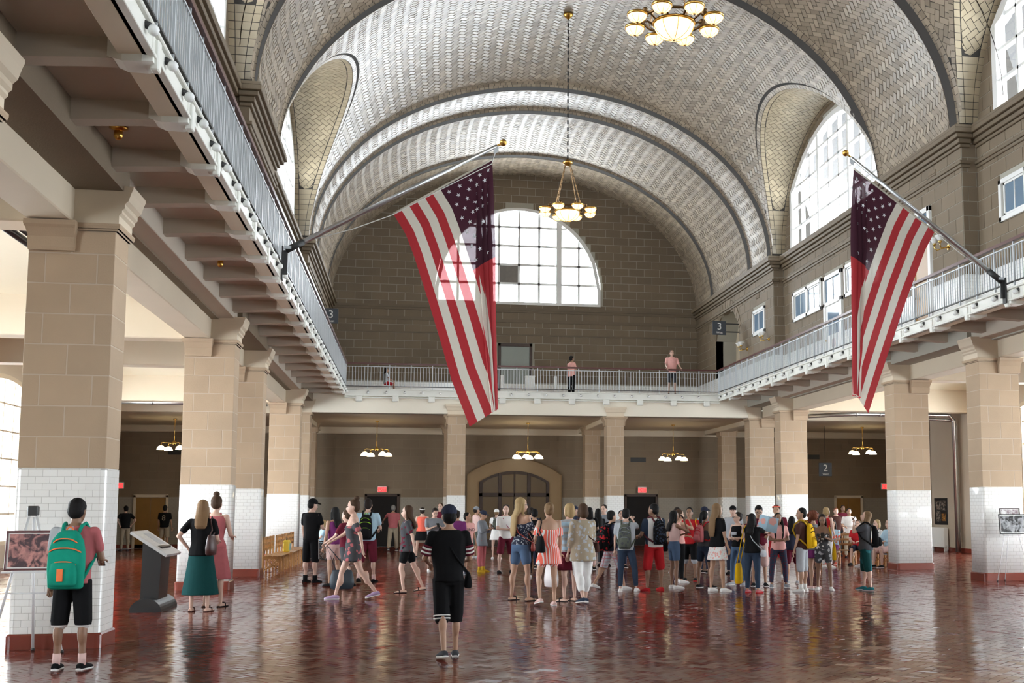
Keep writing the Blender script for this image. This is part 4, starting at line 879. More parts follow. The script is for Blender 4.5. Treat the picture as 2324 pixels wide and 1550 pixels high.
# end-bay side doors (amber leaf colour stands in for corridor light, no lamp behind)
for s, xa in ((1, 14.3), (-1, -15.6)):
    DN[0] += 1; d = empty('door_%d' % DN[0], kind='structure'); x1 = xa+1.35
    for k in (0, 1): MB().box(xa+.1+.575*k, xa+.1+.575*(k+1)-.01, YW-.05, YW-.01, 0, 2.05, .005).build('leaf', M['amber'], d)
    for p, q, z0, z1 in ((xa, xa+.1, 0, 2.15), (x1-.1, x1, 0, 2.15), (xa, x1, 2.05, 2.17)): MB().box(p, q, YW-.09, YW-.01, z0, z1, .01).build('casing', M['cream'], d)
for x, z in ((4.0+1.3, 3.72), (13.3, 3.9), (-14.0, 3.9)):
    v = empty('vent_grille', (x, YW-.02, z), 0, {5.3: 'long dark wall grille above the right exit sign', 13.3: 'long dark wall grille beside the floor 2 sign', -14.0: 'long dark wall grille in the dark left aisle'}[x], 'vent', 'end wall grilles'); MB().box(-.34, .34, -.01, .015, -.1, .1).build('back_plate', M['iron'], v)
    for k in range(4): MB().box(-.33, .33, -.03, -.01, -.08+.05*k, -.06+.05*k).build('slat', M['iron'], v)
# ================================================================ PROPS ON THE FLOOR AND IN THE AISLES
# ---- information lectern
lc = empty('lectern', (-8.55, 19.55, 0), 0, 'black information lectern with a grey sloping panel beside the tiled columns', 'lectern')
mb = MB(); mb.prism([(.24*math.cos(t), .21*math.sin(t)) for t in np.linspace(0, PI, 17)], lambda a, b: (a, -.62, b), (0, 1.24, 0)); mb.build('half_round_base', M['blackp'], lc)
mb = MB(); mb.prism([(-.14, .15), (.13, .15), (.16, 1.00), (-.13, 1.06)], lambda a, b: (a, -.34, b), (0, .68, 0)); mb.build('post', M['blackp'], lc)
sl = np.array([.52, 0, -.345]); sl /= np.linalg.norm(sl); nn = np.array([-sl[2], 0, sl[0]])
mb = MB(); mb.obox((.0, 0, 1.045), sl, (0, 1, 0), nn, .33, .56, .022); mb.build('panel', pm('pale_grey_panel', (.55, .56, .56), .35), lc)
for k, (a, b, w_, h_) in enumerate(((-.1, -.25, .14, .2), (-.1, .2, .16, .22), (.13, -.1, .08, .38))):
    mb = MB(); mb.obox(np.array([0, b, 1.045])+sl*a+nn*.0225, sl, (0, 1, 0), nn, w_, h_, .001); mb.build('printed_area', pm('panel_print_%d' % k, ((.62, .62, .6), (.4, .42, .45), (.66, .66, .64))[k], .5, var=.4, vscale=25), lc)
# ---- easels with framed photographs
def photo_mat(name, c1, c2, sc):
    m = bpy.data.materials.new(name); m.use_nodes = True; N = m.node_tree.nodes; L = m.node_tree.links; b = N['Principled BSDF']; t = N.new('ShaderNodeTexNoise'); t.inputs['Scale'].default_value = sc; t.inputs['Detail'].default_value = 6; t.inputs['Distortion'].default_value = 1.2
    tc = N.new('ShaderNodeTexCoord'); L.new(tc.outputs['Object'], t.inputs['Vector']); r = N.new('ShaderNodeValToRGB'); r.color_ramp.elements[0].position = .42; r.color_ramp.elements[0].color = (*c1, 1); r.color_ramp.elements[1].position = .6; r.color_ramp.elements[1].color = (*c2, 1); L.new(t.outputs['Fac'], r.inputs[0]); L.new(r.outputs[0], b.inputs['Base Color']); b.inputs['Roughness'].default_value = .25; return m
def framed(c, w_, h_, fm, pm_, label, tilt=8, group='framed photographs on easels'):
    p = empty('framed_photograph', c, 0, label, 'picture', group); p.rotation_euler = (-math.radians(tilt), 0, 0); t = .022
    for a0, a1, b0, b1 in ((-w_/2, w_/2, -h_/2, -h_/2+t), (-w_/2, w_/2, h_/2-t, h_/2), (-w_/2, -w_/2+t, -h_/2, h_/2), (w_/2-t, w_/2, -h_/2, h_/2)): MB().box(a0, a1, -.018, .012, b0, b1, .004).build('frame_bar', fm, p)
    MB().box(-w_/2+t, w_/2-t, -.004, .008, -h_/2+t, h_/2-t).build('mount', M['white'], p); MB().box(-w_/2+t+.014, w_/2-t-.014, -.007, -.003, -h_/2+t+.014, h_/2-t-.014).build('print', pm_, p)
e = empty('easel', (-8.72, 13.84, 0), 0, 'aluminium tripod easel before the nearest tiled column', 'easel', 'tripod easels')
al = pm('aluminium_tube', (.74, .75, .76), .35, metal=.15)
for p, q in (((-.38, .02, 0), (-.03, .05, 1.56)), ((.38, .02, 0), (.03, .05, 1.56)), ((.0, .28, 0), (0, .09, 1.50))): MB().tube([p, q], .016, 8).build('leg', al, e); MB().tube([p, np.array(p)+np.array([0, 0, .03])], .021, 8).build('rubber_foot', M['iron'], e)
MB().box(-.055, .055, .02, .10, 1.52, 1.63, .01).build('head_clamp', M['blackp'], e); MB().tube([(-.24, .03, .66), (.24, .03, .66)], .008, 6).build('spreader', al, e); MB().box(-.28, .28, -.04, .03, .885, .905).build('ledge', al, e)
framed((-8.68, 13.80, 1.135), .56, .44, pm('oxblood_frame', (.10, .015, .02), .3), photo_mat('crowd_photograph', (.05, .02, .03), (.55, .24, .22), 9), 'red-toned crowd photograph in an oxblood frame', 6)
e = empty('easel', (8.55, 23.6, 0), 0, 'slim white easel in front of the column at far right', 'easel', 'tripod easels')
wl = pm('white_enamel_tube', (.8, .8, .8), .3)
for p, q in (((-.40, -.08, 0), (-.06, .0, 1.5)), ((.40, -.08, 0), (.06, .0, 1.5)), ((-.07, .20, 0), (0, .02, 1.45))): MB().tube([p, q], .009, 8).build('leg', wl, e); MB().tube([p, np.array(p)+np.array([0, 0, .03])], .014, 8).build('rubber_foot', M['iron'], e)
MB().tube([(-.26, -.06, .55), (.26, -.06, .55)], .005, 6).build('spreader', wl, e); MB().box(-.2, .2, -.09, .0, 1.0, 1.015).build('ledge', M['iron'], e)
framed((8.57, 23.5, 1.25), .70, .44, M['blackp'], photo_mat('dark_street_photograph', (.012, .012, .014), (.35, .36, .38), 7), 'dark monochrome photograph in black frame on the slim easel', 6)
framed((8.52, 23.57, 1.49), .48, .22, pm('dark_frame', (.05, .03, .03), .3), photo_mat('pale_photograph', (.25, .18, .2), (.75, .74, .74), 6), 'smaller pale photograph behind the dark one on the slim easel', 6)
# ---- benches
def bench(x, y, rz, label, L=2.2):
    b = empty('bench', (x, y, 0), rz, label, 'bench', 'slatted oak benches'); h = L/2       # seat faces +x in its own frame
    for k in range(4): MB().box(-.20+.11*k, -.10+.11*k, -h, h, .388, .412, .006).build('seat_slat', M['wood'], b)
    for yy in (-h+.03, -h/3, h/3, h-.03):
        MB().box(-.24, -.19, yy-.03, yy+.03, 0, .88, .006).build('back_post', M['wood'], b); MB().box(.17, .22, yy-.03, yy+.03, 0, .39, .006).build('front_leg', M['wood'], b); MB().box(-.2, .2, yy-.02, yy+.02, .33, .388).build('seat_rail', M['wood'], b)
        for sg in (1, -1): MB().tube([(-.2, yy, .2-.16*sg), (.19, yy, .2+.16*sg)], .014, 6).build('cross_brace', M['wood'], b)
    for z in (.56, .70, .84): MB().box(-.235, -.205, -h, h, z-.03, z+.03, .005).build('back_rail', M['wood'], b)
    n = int(L/.22)
    for k in range(n): yy = -h+.11+k*.22; MB().box(-.23, -.21, yy-.022, yy+.022, .55, .85).build('back_slat', M['wood'], b)
bench(-7.95, 31.3, 0, 'oak slatted bench, the one nearest the two women'); bench(-7.9, 33.7, 0, 'oak slatted bench behind the man in black cap'); bench(-7.9, 36.1, 0, 'oak slatted bench farther along the left columns')
BA, BB = (onZ(1920, 1280.5), 215., 1.4), (np.array([8.28, 30.02, 0.]), 255., 1.05)          # where they stand, the way they face, length
bench(BA[0][0], BA[0][1], math.radians(90-BA[1]), 'oak bench under the seated girl in magenta leggings', BA[2])
bench(BB[0][0], BB[0][1], math.radians(90-BB[1]), 'oak bench beside the column under the pale blue jacket', BB[2])
def seat_at(B, t, back=.03):          # a place on the seat: t along the bench, towards the back rail
    a = math.radians(90-B[1]); return [B[0][0]-t*math.sin(a)-back*math.cos(a), B[0][1]+t*math.cos(a)-back*math.sin(a), 0.]
yb = empty('shopping_bag', (-7.88, 33.0, .580), 0, 'yellow and blue printed carrier bag on an oak bench', 'bag'); mb = MB(); mb.box(-.09, .09, -.15, .15, -.17, .15, .03); mb.build('body', pm('yellow_bag', (.75, .55, .05), .5), yb)
MB().box(.09, .095, -.10, .10, -.12, .06).build('printed_patch', pm('blue_print', (.1, .45, .6), .5), yb); mb = MB(); mb.tube([(0, -.07, .14), (0, -.05, .24), (0, .05, .24), (0, .07, .14)], .008, 6); mb.build('handle', M['blackp'], yb)
# ---- pipes, lighting track, radiator, poster in the aisles
def pipe(pts, r, label, group='exposed service pipes', col='galv', flanges=True, hang=()):
    p = empty('service_pipe', tuple(pts[0]), 0, label, 'pipe', group); o = np.array(pts[0]); MB().tube([np.array(q)-o for q in pts], r, 12).build('run', M[col], p)
    for q in pts[1:-1]: MB().sphere(np.array(q)-o, r*1.2, 10, 7).build('elbow', M[col], p)
    for q in hang: q = np.array(q)-o; MB().tube([q, q+np.array([0, 0, .7])], .008, 6).build('hanger', M['galv'], p); MB().tube([q+np.array([-.03, 0, 0]), q+np.array([.03, 0, 0])], r*1.25, 12).build('clamp', M['galv'], p)
pipe([(9.4, 38.9, 4.86), (11.2, 38.9, 4.97), (14.75, 38.9, 4.97), (14.95, 38.9, 4.75), (14.95, 38.9, .02)], .075, 'thick silver pipe crossing the right aisle and dropping to the floor', hang=((12.1, 38.9, 4.97), (13.6, 38.9, 4.97)))
pipe([(13.6, 39.1, 4.85), (15.02, 39.1, 4.80), (15.12, 39.1, 4.6), (15.12, 39.1, .02)], .055, 'thinner silver pipe beside the radiator wall')
pipe([(-14.9, 38.9, 5.02), (-9.2, 38.9, 5.02)], .07, 'silver pipe crossing the dark left aisle', hang=((-12.8, 38.9, 5.02), (-10.6, 38.9, 5.02)))
pipe([(10.9, 46.2, 4.98), (10.9, 46.2, .02)], .04, 'dim vertical pipe in the right end bay', col='steel')
t = empty('lighting_track', (-10.4, 24.6, 5.72), 0, 'dark twin lighting track under the left aisle ceiling', 'light track')
for dx, r_ in ((0, .06), (.18, .03)): MB().tube([(dx, 0, 0), (dx, 3.8, 0)], r_, 10).build('tube', pm('gunmetal', (.06, .06, .065), .3, metal=.5), t)
for yy in (1.9, 3.0, 3.5): MB().tube([(.05, yy, 0), (.05, yy, .5)], .012, 6).build('hanger', M['iron'], t); MB().box(-.08, .22, yy-.06, yy+.06, -.12, .06, .02).build('lamp_head', MATS['gunmetal'], t)
t = empty('lighting_track', (-10.4, 15.2, 5.66), 0, 'dark twin pipes beyond the nearest column capital', 'light track')
for dx, r_ in ((0, .06), (.18, .03)): MB().tube([(dx, 0, 0), (dx, 8.4, 0)], r_, 10).build('tube', MATS['gunmetal'], t)
for yy in (1., 4., 7.): MB().tube([(.05, yy, 0), (.05, yy, .5)], .012, 6).build('hanger', M['iron'], t)
r = empty('radiator', (15.1, 40.72, 0), 0, 'white cast radiator under the dark poster', 'radiator')
for k in range(18): yy = -.6+k*.07; MB().box(-.09, .09, yy-.026, yy+.026, .14, .88, .02).build('section', M['white'], r)
for yy in (-.56, .56): MB().box(-.06, .06, yy-.03, yy+.03, 0, .16).build('foot', M['white'], r)
MB().tube([(0, -.62, .2), (0, -.74, .2), (0, -.74, .0)], .022, 8).build('valve_pipe', M['galv'], r)
po = empty('poster', (15.235, 40.73, 1.48), 0, 'dark printed poster panel above the white radiator', 'poster'); MB().box(-.01, .012, -.53, .53, -.5, .5, .004).build('board', M['blackp'], po)
for k, (yy, zz, w_, h_) in enumerate(((.22, .22, .2, .16), (-.22, .22, .2, .18), (.22, -.18, .2, .2), (-.22, -.22, .16, .14))): MB().box(-.013, -.009, yy-w_, yy+w_, zz-h_, zz+h_).build('printed_area', photo_mat('poster_print_%d' % k, (.02, .02, .02), (.30, .24, .2) if k < 3 else (.55, .25, .05), 14), po)
# ---- small fittings under the galleries
for i, (x, y) in enumerate(((-7.75, 12.91), (-7.73, 19.65), (7.7, 20.6), (7.7, 27.2))):
    s = empty('ceiling_fitting', (x, y, 5.75), 0, ('brass lamp fitting under left gallery, the larger-looking one', 'brass lamp fitting under left gallery, farther along', 'brass lamp fitting under right gallery near flag', 'brass lamp fitting under right gallery by the column')[i], 'light fitting', 'brass fittings under the galleries')
    MB().lathe([(.095, .0), (.10, -.02), (.05, -.04), (.035, -.06)], (0, 0, 0), 14).build('rose', M['gold'], s); MB().lathe([(.045, -.04), (.05, -.10), (.03, -.14), (.0, -.145)], (0, 0, 0), 14).build('socket', M['gold'], s)
# ---- end gallery furniture
for x, lb in ((-1.12, 'white post on the end gallery beside the flag'), (.95, 'white post on the end gallery by the standing visitor')):
    b = empty('white_post', (x, 44, ZF), 0, lb, 'post', 'white posts on the end gallery'); MB().box(-.06, .06, -.06, .06, .04, .86, .01).build('shaft', M['white'], b); MB().box(-.09, .09, -.09, .09, 0, .05, .01).build('foot', M['white'], b)
b = empty('display_box', (-.05, 44, ZF), 0, 'white display box between two white posts on the end gallery', 'box'); MB().box(-.17, .17, -.17, .17, .05, .80, .012).build('body', M['white'], b); MB().box(-.19, .19, -.19, .19, .80, .84, .008).build('lid', M['white'], b); MB().box(-.15, .15, -.15, .15, 0, .05).build('plinth', M['white'], b)
b = empty('exhibit_plinth', (-.6, 44.2, ZF), 0, 'low dark exhibit plinth behind the end gallery railing', 'plinth'); MB().box(-.38, .38, -.25, .25, 0, .22, .02).build('body', M['blackp'], b); MB().box(-.3, .3, -.2, .2, .22, .26, .01).build('top', M['iron'], b)
# ================================================================ PEOPLE
def rot(ax, deg):
    a = math.radians(deg); c, s = math.cos(a), math.sin(a)
    return np.array({'x': [[1, 0, 0], [0, c, -s], [0, s, c]], 'y': [[c, 0, s], [0, 1, 0], [-s, 0, c]], 'z': [[c, -s, 0], [s, c, 0], [0, 0, 1]]}[ax])
class Raw:
    """closed overlapping solids; a voxel remesh fuses them into one continuous surface"""
    def __init__(s): s.v = []; s.f = []
    def rings(s, R):
        n = len(R[0]); b = len(s.v); s.v += [tuple(p) for r in R for p in r]; m = len(R)
        for i in range(m-1):
            for j in range(n): k = (j+1) % n; s.f.append((b+i*n+j, b+i*n+k, b+(i+1)*n+k, b+(i+1)*n+j))
        s.f.append(tuple(b+j for j in reversed(range(n)))); s.f.append(tuple(b+(m-1)*n+j for j in range(n))); return s
    def ell(s, c, r, M_=None, n=10, m=7):
        M_ = np.eye(3) if M_ is None else M_; c = np.asarray(c, float)
        return s.rings([[c+M_ @ np.array([r[0]*math.sin(t)*math.cos(2*PI*k/n), r[1]*math.sin(t)*math.sin(2*PI*k/n), -r[2]*math.cos(t)]) for k in range(n)] for t in np.linspace(.12, PI-.12, m)])
    def cap(s, p, q, r0, r1, n=8, flat=False):
        p, q = np.asarray(p, float), np.asarray(q, float); d = q-p; L = np.linalg.norm(d)+1e-9; d = d/L; a = np.array([0, 1., 0]) if abs(d[1]) < .9 else np.array([1., 0, 0]); u = np.cross(d, a); u /= np.linalg.norm(u); w = np.cross(d, u)
        ring = lambda c, r: [c+(u*math.cos(2*PI*k/n)+w*math.sin(2*PI*k/n))*r for k in range(n)]
        R = [] if flat else [ring(p-d*r0*.9, r0*.4), ring(p-d*r0*.55, r0*.82)]
        R += [ring(p+d*L*t, r0+(r1-r0)*t) for t in (0, .5, 1)]
        if not flat: R += [ring(q+d*r1*.55, r1*.82), ring(q+d*r1*.9, r1*.4)]
        return s.rings(R)
    def loft(s, secs, T=None, n=14):     # secs: (z, rx, ry, yoff) ; T(p)->p
        T = T or (lambda p: p); return s.rings([[T(np.array([rx*math.cos(2*PI*k/n), yo+ry*math.sin(2*PI*k/n), z])) for k in range(n)] for z, rx, ry, yo in secs])
JOBS = []                                # (object, raw, voxel, smooth iterations, extras)
def remesh_all():
    tmp = []
    for o, raw, vox, it, ex in JOBS:
        me = bpy.data.meshes.new('raw'); me.from_pydata(raw.v, [], raw.f); bm = bmesh.new(); bm.from_mesh(me); bmesh.ops.recalc_face_normals(bm, faces=bm.faces); bm.to_mesh(me); bm.free()
        t = bpy.data.objects.new('raw', me); COL.objects.link(t); m = t.modifiers.new('r', 'REMESH'); m.mode = 'VOXEL'; m.voxel_size = vox
        if it: sm = t.modifiers.new('s', 'SMOOTH'); sm.factor = .5; sm.iterations = it
        tmp.append(t)
    bpy.context.view_layer.update(); dg = bpy.context.evaluated_depsgraph_get()
    for t, (o, raw, vox, it, ex) in zip(tmp, JOBS):
        e = t.evaluated_get(dg); src = e.to_mesh(); nv = len(src.vertices); V = np.empty(nv*3, np.float32); src.vertices.foreach_get('co', V); V = V.reshape(-1, 3)
        nl = len(src.loops); Lp = np.empty(nl, np.int32); src.loops.foreach_get('vertex_index', Lp); nf = len(src.polygons)
        Q = Lp.reshape(-1, 4) if nl == nf*4 else np.array([list(p.vertices)[:4] if len(p.vertices) >= 4 else list(p.vertices)+[p.vertices[-1]] for p in src.polygons], np.int32)
        mi = np.zeros(len(Q), np.int32); e.to_mesh_clear()
        for (ev, eq, em) in ex: Q = np.concatenate([Q, np.asarray(eq)+len(V)]); V = np.concatenate([V, np.asarray(ev, np.float32)]); mi = np.concatenate([mi, np.full(len(eq), em, np.int32)])
        old = o.data; me = quadmesh(o.name, V, Q, list(old.materials), True); me.polygons.foreach_set('material_index', mi); o.data = me; bpy.data.meshes.remove(old)
    for t in tmp: d = t.data; bpy.data.objects.remove(t); bpy.data.meshes.remove(d)
    JOBS.clear()
def job(name, raw, mats, parent=None, vox=.018, it=3, ex=(), **k):
    me = bpy.data.meshes.new(name); [me.materials.append(m) for m in mats]; o = bpy.data.objects.new(name, me); link(o, parent); tag(o, **k); JOBS.append((o, raw, vox, it, list(ex))); return o
def tubeq(pts, rad, n=5):
    mb = MB(); mb.tube(pts, rad, n, False); return mb.v, [f for f in mb.f if len(f) == 4]
def ballq(c, r, n=6, m=5):
    V = [(c[0]+r[0]*math.sin(t)*math.cos(2*PI*k/n), c[1]+r[1]*math.sin(t)*math.sin(2*PI*k/n), c[2]-r[2]*math.cos(t)) for t in np.linspace(.02, PI-.02, m) for k in range(n)]
    return V, [(i*n+j, i*n+(j+1) % n, (i+1)*n+(j+1) % n, (i+1)*n+j) for i in range(m-1) for j in range(n)]
SKIN = {k: pm('skin_%s' % k, c, .5) for k, c in dict(fair=(.62, .40, .31), tan=(.45, .26, .17), brown=(.26, .14, .085), dark=(.13, .07, .045)).items()}
HAIR = {k: pm('hair_%s' % k, c, .7, bump=.3, bscale=90, spec=.25) for k, c in dict(black=(.006, .005, .005), dark=(.018, .011, .008), brown=(.06, .03, .015), light=(.20, .12, .06), blond=(.36, .25, .12), red=(.16, .05, .025), grey=(.22, .21, .20)).items()}
EYE = pm('eye_dark', (.02, .015, .012), .3); LIP = pm('lip', (.35, .12, .10), .5)
GC = dict(black=(.008, .008, .009), white=(.78, .77, .75), navy=(.03, .035, .06), red=(.45, .02, .025), maroon=(.13, .015, .03), pink=(.80, .42, .38), coral=(.85, .16, .11), grey=(.24, .26, .29), lgrey=(.42, .44, .47), dgrey=(.07, .072, .08),
          khaki=(.36, .30, .22), teal=(.02, .13, .15), dgreen=(.008, .055, .055), denim=(.08, .13, .22), ddenim=(.03, .045, .075), lblue=(.42, .60, .72), purple=(.20, .04, .17), mauve=(.40, .16, .42), olive=(.10, .11, .09), yellow=(.72, .42, .01), gold=(.5, .3, .02), green=(.01, .30, .20), orange=(.9, .22, .08), lav=(.42, .30, .46), blush=(.72, .50, .46), brown=(.07, .03, .025), rose=(.45, .13, .14))
def fabric(key):
    """plain colour name, or pattern: 'stripe:a:b' 'floral:ground:flower:scale' 'half:a:b' 'hem:a:b' 'band:a:b' 'side:a:b'"""
    if key in GC: return pm('cloth_'+key, GC[key], .9, var=.12, vscale=14, spec=.15)
    if key in MATS: return MATS[key]
    p = key.split(':'); m = bpy.data.materials.new('cloth_'+key.replace(':', '_')); m.use_nodes = True; N = m.node_tree.nodes; L = m.node_tree.links; b = N['Principled BSDF']; b.inputs['Roughness'].default_value = .85; b.inputs['Specular IOR Level'].default_value = .15
    tc = N.new('ShaderNodeTexCoord'); mx = N.new('ShaderNodeMix'); mx.data_type = 'RGBA'; mx.inputs['A'].default_value = (*GC[p[1]], 1); mx.inputs['B'].default_value = (*GC[p[2]], 1); L.new(mx.outputs['Result'], b.inputs['Base Color'])
    sp = N.new('ShaderNodeSeparateXYZ'); L.new(tc.outputs['Object'], sp.inputs[0])
    def math_(op, a, bb=None):
        n = N.new('ShaderNodeMath'); n.operation = op
        for i, q in enumerate((a, bb)):
            if q is None: continue
            if isinstance(q, (int, float)): n.inputs[i].default_value = q
            else: L.new(q, n.inputs[i])
        return n.outputs[0]
    if p[0] == 'stripe':
        w = math_('SINE', math_('MULTIPLY', math_('ADD', sp.outputs[0], math_('MULTIPLY', sp.outputs[1], .6)), 150.)); fac = math_('GREATER_THAN', w, .45)
    elif p[0] == 'hstripe': fac = math_('GREATER_THAN', math_('SINE', math_('MULTIPLY', sp.outputs[2], 60.)), .2)
    elif p[0] == 'half': fac = math_('GREATER_THAN', sp.outputs[0], .01)
    elif p[0] == 'hem': fac = math_('LESS_THAN', sp.outputs[2], float(p[3]))
    elif p[0] == 'band': fac = math_('MULTIPLY', math_('GREATER_THAN', sp.outputs[2], float(p[3])), math_('LESS_THAN', sp.outputs[2], float(p[4])))
    elif p[0] == 'side': fac = math_('GREATER_THAN', math_('ABSOLUTE', sp.outputs[0]), float(p[3]))
    elif p[0] == 'plaid':
        fac = math_('MAXIMUM', math_('GREATER_THAN', math_('SINE', math_('MULTIPLY', sp.outputs[2], 95.)), .6), math_('GREATER_THAN', math_('SINE', math_('MULTIPLY', sp.outputs[0], 95.)), .6)); fac = math_('MULTIPLY', fac, .6)
    else:
        v = N.new('ShaderNodeTexVoronoi'); v.inputs['Scale'].default_value = float(p[3]) if len(p) > 3 else 22; no = N.new('ShaderNodeTexNoise'); no.inputs['Scale'].default_value = 18
        L.new(tc.outputs['Object'], no.inputs['Vector']); vm = N.new('ShaderNodeVectorMath'); vm.operation = 'MULTIPLY_ADD'; vm.inputs[1].default_value = (.06, .06, .06); L.new(no.outputs['Color'], vm.inputs[0]); L.new(tc.outputs['Object'], vm.inputs[2]); L.new(vm.outputs[0], v.inputs['Vector'])
        fac = math_('LESS_THAN', v.outputs['Distance'], .38)
    L.new(fac, mx.inputs['Factor']); MATS[key] = m; return m
ARM = dict(down=(4, 7, 12, 10), phone=(22, 6, 95, 35), photo=(62, 14, 118, 25), up=(75, 12, 70, 20), map=(72, 16, 22, 25), hip=(-22, 34, 78, 62), fwd=(30, 8, 30, 10), back=(-24, 8, 14, 5), cross=(14, 10, 92, 75), bag=(0, 10, 6, 0), bent=(10, 12, 78, 20), lap=(28, 8, 62, 40), reach=(48, 30, 12, 0), rail=(38, 26, 50, -10))
LEG = dict(stand=((0, 2, 4), (0, 2, 4)), wide=((2, 2, 10), (-2, 2, 9)), shift=((4, 4, 5), (-3, 2, 6)), walk=((24, 10, 1), (-20, 18, 2)), walk2=((-22, 26, 1), (20, 6, 2)), step=((12, 6, 3), (-12, 14, 3)), bend=((0, 2, 2), (10, 48, 8)), sit=((84, 80, 6), (84, 84, 8)), sit2=((84, 70, 3), (88, 96, 12)))
def person(u, vf, vh, head, label, top='tee:grey', bot='shorts:navy:.55', shoe='sneaker:black:white', hair='short:dark', skin='fair', arms=('down', 'down'), legs='stand', sex='m', look=(0, 0), lean=0, z0=0., vox=.0185, wide=1., loc=None, H=None, group='visitors in the hall', socks=None, neck=1.):
    g = onZ(u, vf, z0) if loc is None else np.array(loc, float); dep = (g-CPOS) @ _f
    if H is None: H = float(np.clip((vf-vh)*dep/CF*1.005, 1.2, 1.98))
    h = H; f_ = sex == 'f'; root = None; ml, mr = LEG[legs] if isinstance(legs, str) else legs
    Lm = rot('x', -lean); piv = np.array([0, 0, .52*h]); T = lambda p: piv+Lm @ (np.asarray(p, float)-piv)
    body = Raw(); w = wide
    # ---- legs
    J = {}
    for sd, (sw, kb, abd) in ((1, ml), (-1, mr)):
        hip = np.array([sd*.05*h*w, 0, .52*h]); a, b_, c = [math.radians(q) for q in (sw, sw-kb, abd)]
        kn = hip+.245*h*np.array([sd*math.sin(c), math.sin(a)*math.cos(c), -math.cos(a)*math.cos(c)]); an = kn+.235*h*np.array([sd*math.sin(c)*.35, math.sin(b_), -math.cos(b_)]); J[sd] = [hip, kn, an, b_]
    sit = ml[0] > 60
    dz = .042*h-min(J[1][2][2], J[-1][2][2]); 
    for sd in (1, -1):
        for i in range(3): J[sd][i] = J[sd][i]+np.array([0, 0, dz])
    T0 = T; T = lambda p: T0(p)+np.array([0, 0, dz])
    rt_, rk, rc, ra = (.050 if f_ else .048)*h*w, .030*h*w, .033*h*w, .018*h
    for sd in (1, -1):
        hip, kn, an, bb = J[sd]; body.cap(hip, kn, rt_, rk); body.cap(kn, an, rk*.95, ra); c = kn+(an-kn)*.3; body.ell(c+np.array([0, -.012*h*math.cos(bb), -.012*h*math.sin(bb)]), (.029*h*w, .030*h*w, .07*h))
    # ---- torso
    sh = (.108 if f_ else .122)*h*(.6+.4*w); wa = (.066 if f_ else .078)*h*w; hp = (.098 if f_ else .090)*h*w
    TS = [(.475*h, hp*.75, .055*h*w, 0), (.515*h, hp, .068*h*w, -.006*h), (.555*h, hp*.95, .066*h*w, -.004*h), (.61*h, wa, .054*h*w, 0), (.67*h, wa*1.12, .058*h*w, .004*h), (.74*h, sh*.86, (.066 if f_ else .064)*h*w, .006*h), (.785*h, sh*.92, .057*h*w, 0), (.815*h, sh*.80, .046*h, -.004*h), (.838*h, sh*.46, .034*h, -.006*h), (.85*h, .032*h, .030*h, -.006*h)]
    body.loft(TS, T); body.cap(T((0, -.006*h, .835*h)), T((0, .004*h, .885*h)), .031*h*(.9 if f_ else 1), .029*h*(.9 if f_ else 1))
    # ---- head
    Hm = Lm @ rot('z', -look[0]) @ rot('x', -look[1]); hb = T((0, .002*h, .872*h)); HT = lambda p: hb+Hm @ (np.asarray(p, float)*h)
    body.rings([[HT((rx*math.cos(2*PI*k/14), yo+ry*math.sin(2*PI*k/14), z)) for k in range(14)] for z, rx, ry, yo in [(-.012, .016, .018, .030), (0, .028, .034, .022), (.02, .038, .048, .012), (.045, .043, .055, .006), (.07, .046, .058, 0), (.095, .044, .056, -.003), (.115, .034, .043, -.004), (.127, .012, .018, -.005)]])
    body.cap(HT((0, .056, .058)), HT((0, .068, .034)), .007*h, .011*h, 6)
    for sd in (1, -1): body.ell(HT((sd*.047, -.004, .048)), (.006*h, .012*h, .018*h), Hm, 6, 5)
    ex = []
    for sd in (1, -1): ex.append((*ballq(HT((sd*.018, .0535, .060)), (.007*h, .006*h, .0045*h)), 1)); ex.append((*tubeq([HT((sd*.008, .0575, .071)), HT((sd*.018, .0570, .074)), HT((sd*.028, .051, .071))], .0022*h, 4), 1))
    ex.append((*tubeq([HT((-.015, .0505, .016)), HT((0, .0565, .015)), HT((.015, .0505, .016))], [.002*h, .0042*h, .002*h], 5), 2))
    # ---- arms and hands
    A = {}
    for sd, pz in ((1, arms[0]), (-1, arms[1])):
        fw, out, el, inn = ARM[pz] if isinstance(pz, str) else pz; d0 = np.array([0, 0, -1.]); Mx = Lm @ rot('y', -sd*out) @ rot('x', fw); s0 = T((sd*sh*.93, -.004*h, .805*h))
        ud = Mx @ d0; fd = Mx @ rot('z', sd*inn) @ rot('x', el) @ d0; e = s0+ud*.165*h; wr = e+fd*.145*h; A[sd] = (s0, e, wr, fd)
        body.ell(s0, (.030*h, .030*h, .030*h)); body.cap(s0, e, .027*h*w, .021*h*w); body.cap(e, wr, .0215*h*w, .0135*h)
        # hand: palm, four unequal bent fingers, thumb from the side of the palm
        sv = np.cross(fd, Mx @ np.array([1., 0, 0])); sv /= np.linalg.norm(sv)+1e-9; lat = np.cross(sv, fd)
        body.cap(wr, wr+fd*.04*h, .014*h, .018*h)
        cl = .5 if el > 50 or pz == 'bag' else .25; k0 = wr+fd*.050*h
        for i, ln in enumerate((.036, .042, .040, .031)):
            b0 = k0+lat*(.012-.008*i)*h*1.1; b1 = b0+(fd*math.cos(cl)+sv*math.sin(cl))*ln*.5*h; b2 = b1+(fd*math.cos(cl*2.6)+sv*math.sin(cl*2.6))*ln*.5*h; ex.append((*tubeq([b0-fd*.01*h, b0, b1, b2, b2+fd*.002*h], [.0055*h, .0055*h, .005*h, .0042*h, .001*h], 5), 0))
